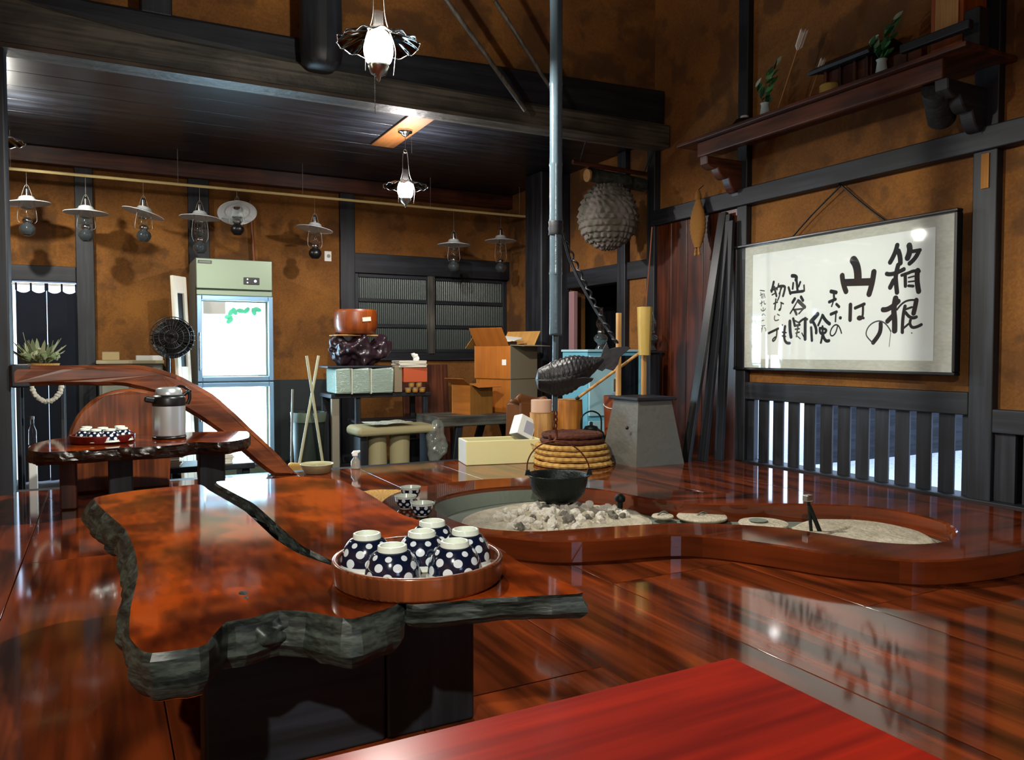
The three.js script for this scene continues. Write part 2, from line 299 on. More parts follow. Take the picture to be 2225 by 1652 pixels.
// outside: pale yard and a garden wall
{
  const g = struct('ground');
  part('yard', bx(-40, 60, -0.7, -0.5, -60, 40, { plain: true }), std({ color: 0xb8bcc0, roughness: 0.95, bumpMap: T.noise, bumpScale: 0.02 }), g);
  const h = struct('wall_garden');
  part('board_wall', bx(7.1, 15, -0.5, 2.6, -6.2, -6.1, { plain: true }), std({ map: T.dark, roughness: 1 }), h);
}
// ---------------------------------------------------------------- large objects
// live-edge board: flat lacquered top, rough natural edge round it
function liveBoard(parent, outline, yTop, th, edgeAt, flare, s) {
  const n = 240, c = new THREE.CatmullRomCurve3(outline.map((p) => V(p[0], 0, p[1])), true, 'catmullrom', 0.25), P = c.getSpacedPoints(n).slice(0, n);
  let A = 0; P.forEach((p, i) => { const q = P[(i + 1) % n]; A += p.x * q.z - q.x * p.z; });
  const sg = Math.sign(A), N = P.map((p, i) => { const a = P[(i + n - 2) % n], b = P[(i + 2) % n]; return V((b.z - a.z) * sg, 0, -(b.x - a.x) * sg).normalize(); });
  const sh = new THREE.Shape(P.map((p) => new THREE.Vector2(p.x, -p.z)));
  const top = new THREE.ShapeGeometry(sh); top.rotateX(-Math.PI / 2); top.translate(0, yTop, 0);
  const g = uvs(top, 2, 1.15); part('board_top', g, M.slab, parent);
  const R = 7, row = (k, i) => { const t = k / R, p = P[i % n], q = N[i % n], f = flare(p, q);
    const off = f * Math.sin(t * Math.PI * 0.75) - (t > 0.75 ? (t - 0.75) * 0.05 : 0) + (k ? (n3(p.x * 26, t * 1.2, p.z * 26, s) - 0.5) * 0.02 + (n3(p.x * 70, t * 5, p.z * 70, s + 3) - 0.5) * 0.006 : 0);
    return V(p.x + q.x * off, yTop - t * th * (0.92 + 0.16 * n3(p.x * 12, 0, p.z * 12, s + 5)), p.z + q.z * off); };
  const under = new THREE.ShapeGeometry(new THREE.Shape(P.map((_, i) => { const p = row(R, i); return new THREE.Vector2(p.x, -p.z); }))); under.rotateX(Math.PI / 2); under.scale(1, 1, -1);
  const idx = under.index.array; for (let i = 0; i < idx.length; i += 3) { const t = idx[i]; idx[i] = idx[i + 1]; idx[i + 1] = t; }
  under.scale(1, 1, 1); under.translate(0, yTop - th * 0.97, 0); under.computeVertexNormals(); part('underside', uvs(under, 2), M.slab, parent);
  const kinds = {}; for (let i = 0; i < n; i++) (kinds[edgeAt(P[i], N[i])] ??= []).push(i);
  for (const [k, list] of Object.entries(kinds)) {
    const pos = [], uv = []; for (const i of list) for (let r = 0; r < R; r++) { const q = [row(r, i), row(r, i + 1), row(r + 1, i), row(r + 1, i + 1)], w = [[i, r], [i + 1, r], [i, r + 1], [i + 1, r + 1]];
      for (const t of sg > 0 ? [0, 1, 2, 1, 3, 2] : [0, 2, 1, 1, 2, 3]) { pos.push(q[t].x, q[t].y, q[t].z); uv.push(w[t][0] * 0.03, w[t][1] * 0.06); } }
    const e = new THREE.BufferGeometry(); e.setAttribute('position', new THREE.Float32BufferAttribute(pos, 3)); e.setAttribute('uv', new THREE.Float32BufferAttribute(uv, 2)); const es = toCreasedNormals(e, 0.3);
    part('bark_edge', es, M[k], parent);
  }
}
{
  const t = thing('slab_table', 'low table of two live-edge lacquered slabs with a winding gap, in front of the hearth', 'table');
  const L = [[-0.024, -2.526], [0.08, -2.6], [0.264, -2.628], [0.282, -2.5], [0.327, -2.134], [0.338, -1.782], [0.358, -1.617], [0.392, -1.506], [0.418, -1.38], [0.437, -1.243], [0.425, -1.215], [0.342, -1.184], [0.285, -1.255], [0.245, -1.28], [0.201, -1.262], [0.165, -1.262], [0.135, -1.2], [0.121, -1.172], [0.05, -1.181], [0.03, -1.262], [0.036, -1.41], [0.054, -1.608], [0.056, -1.8], [0.043, -2.043], [0.0, -2.308]];
  const Rr = [[0.325, -2.656], [0.507, -2.631], [0.571, -2.651], [0.683, -2.5], [0.692, -2.206], [0.68, -1.9], [0.705, -1.76], [0.752, -1.564], [0.73, -1.32], [0.742, -1.17], [0.733, -1.123], [0.65, -1.15], [0.569, -1.178], [0.445, -1.205], [0.45, -1.25], [0.437, -1.38], [0.408, -1.51], [0.378, -1.69], [0.372, -1.926], [0.366, -2.22], [0.338, -2.452]];
  const l = new THREE.Group(); l.name = 'slab_board'; t.add(l); const r = new THREE.Group(); r.name = 'slab_board'; t.add(r);
  liveBoard(l, L, 0.35, 0.078, () => 'bark', (p, q) => (q.x < -0.3 && p.z < -1.3 ? 0.028 * sstep(-1.32, -1.5, p.z) : p.z > -1.3 && q.z > 0 ? 0.006 : 0), 3);
  liveBoard(r, Rr, 0.35, 0.045, () => 'bark', (p, q) => (q.x > 0.2 ? 0.01 : 0), 8);
  part('bark_knot', uvs(lump(new THREE.SphereGeometry(1, 40, 24).scale(0.05, 0.02, 0.022), 0.024, 42, 6), 0, 0.3).translate(0.245, 0.318, -1.284), M.bark, l);
  part('split', uvs(lump(new THREE.SphereGeometry(1, 24, 12).scale(0.007, 0.004, 0.05), 0.006, 60, 2), 2, 0.3).translate(0.212, 0.3475, -1.385), std({ color: 0x15110e, roughness: 0.9 }), l);
  for (const z of [-1.47, -2.36]) { part('leg', bx(0.15, 0.4865, 0, 0.276, z - 0.05, z + 0.02, { r: 0.008 }), M.dark, t); part('leg', bx(0.4875, 0.68, 0, 0.308, z - 0.05, z + 0.02, { r: 0.008 }), M.dark, t); }
}
{
  const t = thing('low_table', 'red lacquered low table with a plain square corner at the bottom of the view', 'table');
  part('tabletop', bx(-1.35, 0.762, 0.312, 0.35, -0.79, 0.55, { grain: 0, r: 0.004, tile: 0.9 }), M.red, t);
  for (const [x, z] of [[-1.25, -0.66], [0.6, -0.66], [-1.25, 0.42], [0.6, 0.42]]) part('leg', bx(x, x + 0.07, 0, 0.312, z, z + 0.07), M.dark, t);
  part('apron', bx(-1.2, 0.66, 0.25, 0.312, -0.64, -0.61), M.dark, t);
}
// gourd-shaped sunken hearth: raised wooden rim, lining, ash
const inner = [[1.26, -2.9], [1.3, -2.7], [1.45, -2.56], [1.71, -2.5], [2.04, -2.41], [2.2, -2.3], [2.335, -2.158], [2.4, -2.0], [2.46, -1.84], [2.57, -1.745], [2.735, -1.737], [2.94, -1.86], [3.03, -2.06], [3.0, -2.26], [2.79, -2.45], [2.55, -2.58], [2.36, -2.7], [2.25, -2.9], [2.18, -3.2], [1.99, -3.41], [1.68, -3.476], [1.4, -3.36], [1.28, -3.14]];
const outer = [[1.04, -2.95], [1.1, -2.72], [1.255, -2.6], [1.43, -2.4], [1.64, -2.317], [1.896, -2.255], [2.0, -2.16], [2.114, -1.953], [2.18, -1.81], [2.267, -1.7], [2.366, -1.6], [2.52, -1.545], [2.8, -1.517], [3.08, -1.57], [3.27, -1.8], [3.31, -2.15], [3.2, -2.45], [2.95, -2.68], [2.66, -2.82], [2.5, -3.02], [2.4, -3.35], [2.1, -3.65], [1.68, -3.74], [1.28, -3.6], [1.06, -3.25]];
{
  const sm = (a) => new THREE.CatmullRomCurve3(a.map((p) => V(p[0], 0, p[1])), true, 'centripetal').getSpacedPoints(180).slice(0, 180).map((p) => new THREE.Vector2(p.x, -p.z));
  const h = thing('hearth', 'gourd-shaped hearth with raised glossy wooden rim set in the floor', 'hearth');
  const sh = new THREE.Shape(sm(outer)); sh.holes.push(new THREE.Path(sm(inner)));
  const g = ext(sh, 0.08 - 0.006, { bevel: 0.006 }); g.rotateX(-Math.PI / 2); g.translate(0, 0.006, 0);
  part('rim', uvs(g, 0, 1.2), M.rim, h);
  const I = sm(inner).map((p) => V(p.x, 0.02, -p.y)), C = (x) => (x < 2.3 ? V(1.78, 0, -2.98) : V(2.68, 0, -2.17));
  const pos = []; for (let i = 0; i < I.length; i++) { const a = I[i], b = I[(i + 1) % I.length]; if (a.x > 1.98) continue; const f = (p, t, y) => { const c = C(p.x); const k = t * (1 - sstep(1.55, 2.0, p.x)); return V(lerp(p.x, c.x, k), y, lerp(p.z, c.z, k)); };
    const lo = [f(a, 0, 0.066), f(b, 0, 0.066), f(a, 0.09, 0.006), f(b, 0.09, 0.006)]; for (const t of [0, 1, 2, 1, 3, 2]) pos.push(lo[t].x, lo[t].y, lo[t].z); }
  const lg = new THREE.BufferGeometry(); lg.setAttribute('position', new THREE.Float32BufferAttribute(pos, 3)); lg.computeVertexNormals();
  part('lining', uvs(lg, 0, 0.6), M.lining, h);
  part('pit_floor', (() => { const q = new THREE.ShapeGeometry(new THREE.Shape(sm(inner))); q.rotateX(-Math.PI / 2); q.translate(0, 0.004, 0); return uvs(q, 0, 0.8); })(), M.lining, h);
  const disc = (cx, cz, rx, rz, ry, fn, nr = 40, na = 120) => { const pos = [], idx = []; for (let i = 0; i <= nr; i++) for (let j = 0; j < na; j++) { const r = i / nr, a = (j / na) * Math.PI * 2, lx = Math.cos(a) * r * rx, lz = Math.sin(a) * r * rz, x = cx + lx * Math.cos(ry) + lz * Math.sin(ry), z = cz - lx * Math.sin(ry) + lz * Math.cos(ry); pos.push(x, fn(x, z, r), z); }
    for (let i = 0; i < nr; i++) for (let j = 0; j < na; j++) { const a = i * na + j, b = i * na + ((j + 1) % na), c = a + na, d = b + na; idx.push(a, b, c, b, d, c); }
    const q = new THREE.BufferGeometry(); q.setAttribute('position', new THREE.Float32BufferAttribute(pos, 3)); q.setIndex(idx); q.computeVertexNormals(); return uvs(q, 0, 0.5); };
  const a1 = part('ash_bed', disc(1.8, -2.97, 0.43, 0.41, 0, (x, z, r) => { const e = 1 - sstep(0.9, 1, r), m = Math.exp(-(((x - 1.8) / 0.25) ** 2 + ((z + 2.92) / 0.2) ** 2)); return 0.008 + e * (0.012 + 0.014 * (n3(x * 9, 1, z * 9) - 0.5)) + m * (0.012 + 0.05 * n3(x * 16, 2, z * 16) * n3(x * 6, 4, z * 6) + 0.03 * n3(x * 38, 5, z * 38)); }, 70, 200), M.ash, h);
  part('ash_bed', disc(2.72, -2.1, 0.33, 0.29, 0.75, (x, z, r) => 0.008 + (1 - sstep(0.85, 1, r)) * (0.024 + 0.006 * (n3(x * 8, 1, z * 8) - 0.5)) - 0.012 * Math.exp(-(((z + 2.16 + 0.25 * (x - 2.6)) / 0.008) ** 2)) * sstep(2.5, 2.56, x) * (1 - sstep(2.78, 2.84, x)), 60, 160), M.ash, h);
  // lumps of white ash and charcoal lying on the bed
  const lumpG = [0, 1, 2].map((s) => uvs(lump(new THREE.IcosahedronGeometry(0.02, 3), 0.018, 60, s + 5), 0, 0.3));
  const whiteash = std({ color: 0xd9d2c4, roughness: 1, bumpMap: T.noise, bumpScale: 0.003 }), coal = std({ color: 0x6f6a60, roughness: 0.9 });
  for (let i = 0; i < 120; i++) { const a = rr(0, 6.28), d = Math.pow(rnd(), 0.7) * 0.32; part('ash_lump', lumpG[i % 3], i % 8 ? whiteash : coal, a1, [1.8 + Math.cos(a) * d, 0.036 + 0.028 * (1 - d / 0.3), -2.93 + Math.sin(a) * d * 0.75], [rr(0, 3), rr(0, 3), 0]).scale.setScalar(rr(0.4, 1.35)); }
}
{ // stone lids between the two pits
  const mk = (label, x, z, r, hole) => { const t = thing('pot_lid', label, 'lid', [x, 0.004, z]);
    part('lid_disc', uvs(lathe([[0.001, 0.0], [r - 0.03, 0.0], [r - 0.028, 0.016], [r - 0.004, 0.018], [r, 0.024], [r - 0.004, 0.031], [0.001, 0.036]], 48), 0, 0.3), M.ash, t);
    if (hole) part('lid_recess', uvs(lathe([[0.001, 0.0], [0.034, 0.0], [0.04, 0.004], [0.036, 0.007], [0.001, 0.003]], 28), 0, 0.3), M.lining, t, [-0.02, 0.035, -0.01]);
    else part('lid_handle', tube([[-0.03, 0.033, 0], [-0.015, 0.044, 0.006], [0.015, 0.044, -0.004], [0.03, 0.033, 0]], 0.004, { n: 16 }), M.lining, t); };
  mk('flat grey stone lid with a thin handle, nearer the hanging pot', 2.375, -2.66, 0.112, false);
  mk('small pale stone lid with a thin handle, tucked against the larger ash bed', 2.225, -2.75, 0.05, false);
  mk('grey stone lid with a round recess, beside the right-hand ash pit', 2.515, -2.43, 0.105, true);
  const pg2 = thing('iron_peg', 'dark rounded iron peg standing against the back wall of the ash pit', 'peg', [2.17, 0.005, -3.0]);
  part('stem', cyl(0.012, 0.014, 0.05, 14), M.iron, pg2); part('head', lathe([[0.012, 0.048], [0.024, 0.056], [0.026, 0.075], [0.014, 0.09], [0.001, 0.093]], 20), M.iron, pg2);
  const p = thing('fire_tool', 'iron fire tool standing upright in the right-hand ash pit', 'fire tool', [2.56, 0.028, -2.21]);
  part('shaft', rod([0.02, -0.004, -0.02], [0.0, 0.135, -0.02], 0.007), M.iron, p);
  part('shaft', rod([0.05, -0.004, -0.0], [0.0, 0.11, -0.015], 0.009), M.iron, p);
  part('head', cb(0.034, 0.028, 0.03, { r: 0.005 }).translate(-0.003, 0.142, -0.02), M.steel, p);
}
// smoke-darkened bamboo hanging hook with carved fish and iron pot
{
  const t = thing('hearth_hook', 'smoke-darkened bamboo tube hanging over the hearth with an iron hook below', 'pot hook', [1.835, 0, -3.04]);
  const pr = []; for (const [y, y2] of [[0.85, 1.13], [1.13, 1.37], [1.37, 1.62], [1.62, 1.98], [1.98, 2.36], [2.36, 2.8], [2.8, 3.69]]) { pr.push([0.0295, y + 0.006], [0.0285, y + 0.05], [0.0285, y2 - 0.05], [0.0295, y2 - 0.008], [0.032, y2 - 0.004]); }
  part('bamboo_tube', uvs(lathe([[0.018, 0.845], [0.029, 0.845], ...pr], 28), 1, 0.5), M.smoked, t);
  part('binding', uvs(lathe([[0.029, 1.3], [0.034, 1.302], [0.032, 1.318], [0.0345, 1.33], [0.032, 1.345], [0.034, 1.362], [0.029, 1.364]], 24), 0, 0.1), M.dark, t);
  part('inner_rod', rod([-0.004, 0.5, 0], [0, 0.86, 0], 0.0135), M.smoked, t);
  const link = (y, turn) => { const g = new THREE.TorusGeometry(0.013, 0.0042, 8, 20); g.scale(0.8, 1.3, 1); g.rotateY(turn); g.translate(0, y, 0); return g; };
  part('chain', mg([link(0.488, 0.3), link(0.461, 1.8), link(0.434, 0.4)]), M.rust, t);
  part('hook', tube([[0, 0.424, 0], [0.006, 0.393, 0], [0.004, 0.373, 0], [-0.012, 0.36, 0], [-0.028, 0.368, 0], [-0.03, 0.39, 0]], 0.0065, { n: 30 }), M.rust, t);
}
{
  // carved wooden fish: body swept along x (head at -x), tail curving up
  const t = thing('wooden_fish', 'dark carved wooden fish used as the lever of the hearth hook', 'carved fish', [1.835, 0.665, -3.0], -0.487);
  const S = 72, A = 56, pos = [], idx = [], uv = [];
  const cx = (s) => lerp(-0.1, 0.2, s), cy = (s) => -0.018 + 0.0 * s + 0.09 * s * s, hh = (s) => 0.058 * 1.36 * Math.pow(Math.sin(Math.PI * Math.min(1, 0.13 + s * 0.85)), 0.7) * (1 - 0.4 * sstep(0.45, 1, s)) + 0.004, ww = (s) => hh(s) * 0.62;
  for (let i = 0; i <= S; i++) { const s = i / S; for (let j = 0; j < A; j++) { const a = (j / A) * Math.PI * 2; const sc = s > 0.2 ? 1 + 0.06 * Math.abs(Math.sin(s * 46 + (Math.floor(j / 4) % 2 ? 1.57 : 0))) * Math.abs(Math.sin(a * 7)) : 1 + 0.05 * (Math.abs(s - 0.19) < 0.02 ? 1 : 0); pos.push(cx(s), cy(s) + Math.sin(a) * hh(s) * sc, Math.cos(a) * ww(s) * sc); uv.push(s * 2, j / A); } }
  for (let i = 0; i < S; i++) for (let j = 0; j < A; j++) { const a = i * A + j, b = i * A + ((j + 1) % A); idx.push(a, b, a + A, b, b + A, a + A); }
  for (const [i, flip] of [[0, 1], [S, 0]]) { const c = pos.length / 3; pos.push(cx(i / S) + (flip ? -0.012 : 0.004), cy(i / S), 0); uv.push(0, 0); for (let j = 0; j < A; j++) { const a = i * A + j, b = i * A + ((j + 1) % A); flip ? idx.push(c, b, a) : idx.push(c, a, b); } }
  const g = new THREE.BufferGeometry(); g.setAttribute('position', new THREE.Float32BufferAttribute(pos, 3)); g.setAttribute('uv', new THREE.Float32BufferAttribute(uv, 2)); g.setIndex(idx); g.computeVertexNormals();
  const wood = std({ color: 0x201f20, roughness: 0.4, bumpMap: T.noise, bumpScale: 0.002 });
  part('body', g, wood, t);
  const fin = (p, d = 0.012) => { const q = ext(p, d, { bevel: 0.002 }); q.translate(0, 0, -d / 2); return q; };
  part('dorsal_fin', fin([[-0.03, 0.02], [0.0, 0.06], [0.018, 0.072], [0.024, 0.064], [0.036, 0.078], [0.042, 0.068], [0.056, 0.084], [0.062, 0.072], [0.076, 0.088], [0.08, 0.074], [0.094, 0.086], [0.1, 0.066], [0.11, 0.03], [0.05, 0.0]]), wood, t);
  part('tail_fin', fin([[0.16, 0.03], [0.18, 0.07], [0.196, 0.124], [0.21, 0.15], [0.222, 0.118], [0.25, 0.126], [0.3, 0.13], [0.32, 0.124], [0.29, 0.1], [0.27, 0.082], [0.262, 0.05], [0.24, 0.02], [0.205, 0.03], [0.19, 0.018]]), wood, t);
  part('pectoral_fin', mv(fin([[0, 0], [0.03, 0.02], [0.09, 0.012], [0.13, -0.004], [0.12, -0.014], [0.08, -0.026], [0.03, -0.02]], 0.008), [0.02, -0.04, 0.036], [0.25, 0, 0.25]), wood, t);
  part('eye', new THREE.SphereGeometry(0.008, 14, 10).translate(-0.07, -0.002, 0.024), M.black, t);
  const r = thing('rope', 'twisted dark rope running from the bamboo tube to the fish tail', 'rope', [0, 0, 0]);
  part('strand', tube([[1.865, 1.31, -3.03], [1.9, 1.16, -3.0], [1.98, 0.98, -2.95], [2.06, 0.81, -2.88]], 0.007, { n: 40 }), M.dark, r);
  part('strand', tube(Array.from({ length: 60 }, (_, i) => { const s = i / 59; return [lerp(1.865, 2.06, s) + 0.006 * Math.sin(i * 1.3), lerp(1.31, 0.81, s) + 0.004 * Math.cos(i * 1.3) - 0.02 * Math.sin(s * 3.1), lerp(-3.03, -2.88, s) + 0.006 * Math.cos(i * 1.3)]; }), 0.005, { n: 180, seg: 6 }), M.dark, r);
}
{
  const t = thing('iron_pot', 'black cast-iron pot hanging by its bail above the ash', 'pot', [1.84, 0.079, -3.02]);
  part('bowl', uvs(lathe([[0.001, 0.006], [0.06, 0.006], [0.09, 0.016], [0.118, 0.048], [0.13, 0.09], [0.134, 0.122], [0.146, 0.13], [0.144, 0.134], [0.128, 0.126], [0.124, 0.09], [0.11, 0.05], [0.08, 0.022], [0.001, 0.014]], 56), 1, 0.2), M.iron, t);
  for (const a of [0.9, 3, 5.1]) part('foot', cyl(0.006, 0.012, 0.03, 12).translate(Math.cos(a) * 0.062, -0.012, Math.sin(a) * 0.062), M.iron, t);
  for (const s of [-1, 1]) part('lug', mv(ext([[-0.014, 0], [0.014, 0], [0.008, 0.026], [-0.008, 0.026]], 0.008), [s * 0.128, 0.128, s * 0.06], [0, -0.44, 0]), M.iron, t);
  part('bail', tube(Array.from({ length: 15 }, (_, i) => { const a = Math.PI * (i / 14); return [Math.cos(a) * 0.13 - 0.018 * Math.sin(a), 0.145 + Math.sin(a) * 0.14, Math.cos(a) * 0.062]; }), 0.0035, { n: 60 }), M.rust, t);
}
// tea bowls
const dots = tex(1024, 256, (u, v) => {
  const navy = [16, 24, 46], L = 0.06; let c = navy; if (v > 0.87) return [226, 230, 224];
  [[0.2, 0, 0.0056], [0.47, 0.5, 0.0072], [0.75, 0, 0.0078]].forEach(([rv, sh, r]) => { const rad = lerp(0.026, 0.045, Math.pow(rv, 0.6)), N = 8, k = u * N - sh, du = (k - Math.round(k)) / N * 2 * Math.PI * rad, dv = (v - rv) * L; if (du * du + dv * dv < r * r) c = [220, 228, 232]; });
  return c;
});
const glaze = phy({ map: dots, roughness: 0.14, clearcoat: 0.6, clearcoatRoughness: 0.05 }), cream = std({ color: 0xdde4d6, roughness: 0.18 });
function makeCup(label, group) {
  const t = thing('tea_bowl', label, 'tea bowl', [0, 0, 0], 0, group), b = [];
  for (let i = 0; i <= 16; i++) { const s = i / 16; b.push([0.024 + 0.0225 * Math.pow(Math.sin(s * Math.PI / 2), 0.72), 0.009 + 0.051 * Math.pow(s, 1.25)]); }
  part('bowl_body', lathe(b, 48), glaze, t);
  part('inside', lathe([[0.001, 0.013], [0.018, 0.014], [0.032, 0.024], [0.04, 0.04], [0.044, 0.06], [0.0465, 0.0615]].reverse(), 40), cream, t);
  part('foot_ring', lathe([[0.018, 0.013], [0.019, 0.001], [0.021, 0], [0.024, 0.001], [0.0245, 0.01]], 36), cream, t);
  part('rim', new THREE.TorusGeometry(0.0466, 0.0022, 10, 48).rotateX(Math.PI / 2).translate(0, 0.0605, 0), cream, t);
  return t;
}
const cup0 = makeCup('polka-dot tea bowl standing upright on the hearth rim, nearest of three');
cup0.position.set(1.174, 0.08, -3.02);
dup(cup0, 'polka-dot tea bowl standing upright on the hearth rim, leftmost of three', [1.168, 0.08, -3.2], 1);
dup(cup0, 'polka-dot tea bowl standing upright on the hearth rim, farthest and half hidden', [1.265, 0.08, -3.4], 2);
function makeTray(label, pos, m) {
  const t = thing('round_tray', label, 'tray', pos);
  part('tray_wall', uvs(lathe([[0.14, 0.0], [0.15, 0.0], [0.155, 0.006], [0.157, 0.039], [0.154, 0.043], [0.149, 0.043], [0.147, 0.039], [0.144, 0.008]], 72), 1, 0.5), m, t);
  part('tray_base', uvs(lathe([[0.001, 0.002], [0.146, 0.002], [0.146, 0.009], [0.001, 0.009]], 64), 0, 0.5), m, t);
  return t;
}
const traywood = phy({ map: T.log, roughness: 0.25, clearcoat: 0.6, clearcoatRoughness: 0.1 });
makeTray('round brown lacquered tray on the slab table holding upturned tea bowls', [0.513, 0.351, -1.342], traywood);
const up = (x, z, y, label, group, ry, s = 1) => { const c = dup(cup0, label, [x, y, z], 0, group); c.rotation.set(Math.PI, ry, 0); c.position.y = y + 0.0622 * s; c.scale.setScalar(s); };
[[0.458, -1.394, 'upturned polka-dot tea bowl on the brown tray, leftmost'], [0.47, -1.284, 'upturned polka-dot tea bowl at the front of the brown tray, left of the front pair'], [0.556, -1.361, 'upturned polka-dot tea bowl in the middle of the brown tray, behind the front pair'], [0.608, -1.436, 'upturned polka-dot tea bowl at the back of the tray, nearly hidden behind the middle bowl'], [0.581, -1.261, 'upturned polka-dot tea bowl at the front of the brown tray, right of the front pair'], [0.637, -1.337, 'upturned polka-dot tea bowl on the brown tray, rightmost']].forEach(([x, z, l], i) => up(x - 0.018, z - 0.025, 0.36, l, null, i * 1.1 + 0.2, 1.08));
// straw round mat on the floor behind the slab table
function strawMat(label, pos, r, h, m, group) { const t = thing('straw_cushion', label, 'cushion', pos, rnd() * 6, group); const g = []; const n = 7; for (let i = 0; i < n; i++) { const q = new THREE.TorusGeometry(r * (i + 0.5) / n, r / n * 0.62, 8, 48); q.rotateX(Math.PI / 2); q.scale(1, h / (r / n * 1.24), 1); q.translate(0, h / 2, 0); g.push(q); } part('coil', lump(mg(g), 0.006, 60, 3), m, t); return t; }
strawMat('round straw mat on the floor, half hidden behind the slab table', [1.29, 0, -3.9], 0.17, 0.02, M.straw);
// ---- far end of the floor: second slab table, arched log rail
{
  const t = thing('slab_table', 'long live-edge slab table in the back left, under the arched log', 'table');
  const o = [[-0.29, -4.36], [-0.2, -4.56], [0.1, -4.6], [0.42, -4.58], [0.7, -4.48], [0.665, -4.16], [0.6, -4.05], [0.5, -3.98], [0.4, -4.06], [0.31, -3.98], [0.2, -3.95], [0.06, -3.98], [-0.08, -3.94], [-0.24, -3.97], [-0.3, -4.1]];
  const b = new THREE.Group(); b.name = 'slab_board'; t.add(b);
  liveBoard(b, o, 0.33, 0.06, () => 'edgered', () => 0.006, 12);
  for (const [x, z, w] of [[-0.19, -4.36, 0.075], [0.02, -4.3, 0.11], [0.44, -4.34, 0.13]]) part('leg', bx(x, x + w, 0, 0.275, z - 0.07, z + 0.03, { r: 0.01 }), x < -0.1 ? M.brown : M.dark, t);
}
{
  const t = thing('log_rail', 'thick bent log rail arching from the post down to the floor edge', 'rail');
  const top = [[-0.435, 0.701], [-0.16, 0.697], [0.069, 0.699], [0.2, 0.692], [0.3, 0.665], [0.43, 0.615], [0.608, 0.494], [0.791, 0.305], [0.955, 0.139], [1.075, 0.0]], bot = [[0.93, 0.0], [0.843, 0.074], [0.736, 0.18], [0.605, 0.299], [0.428, 0.43], [0.29, 0.52], [0.15, 0.566], [0.067, 0.579], [-0.161, 0.584], [-0.435, 0.584]];
  const smooth = (a) => new THREE.SplineCurve(a.map((p) => new THREE.Vector2(...p))).getPoints(40);
  const g = ext(new THREE.Shape([...smooth(top), ...smooth(bot)]), 0.1, { bevel: 0.022 }); g.translate(0, 0, -5.02);
  part('log', uvs(lump(g, 0.012, 6, 2), 0, 0.8), M.log, t);
  part('end_cap', bx(-0.43, -0.34, 0.578, 0.703, -5.03, -4.9, { r: 0.012 }), M.dark, t);
  const s = thing('wood_slab', 'rounded upright wooden slab standing behind the far table under the log', 'slab', [0.07, 0, -4.86]);
  part('board', uvs(lump(ext(new THREE.Shape(new THREE.SplineCurve([[-0.245, 0], [-0.25, 0.2], [-0.22, 0.36], [-0.15, 0.48], [-0.05, 0.545], [0.06, 0.565], [0.16, 0.55], [0.24, 0.5], [0.27, 0.3], [0.265, 0]].map((p) => new THREE.Vector2(...p))).getPoints(60)), 0.05, { bevel: 0.012 }), 0.01, 8, 3), 1, 0.7), M.log, s);
}

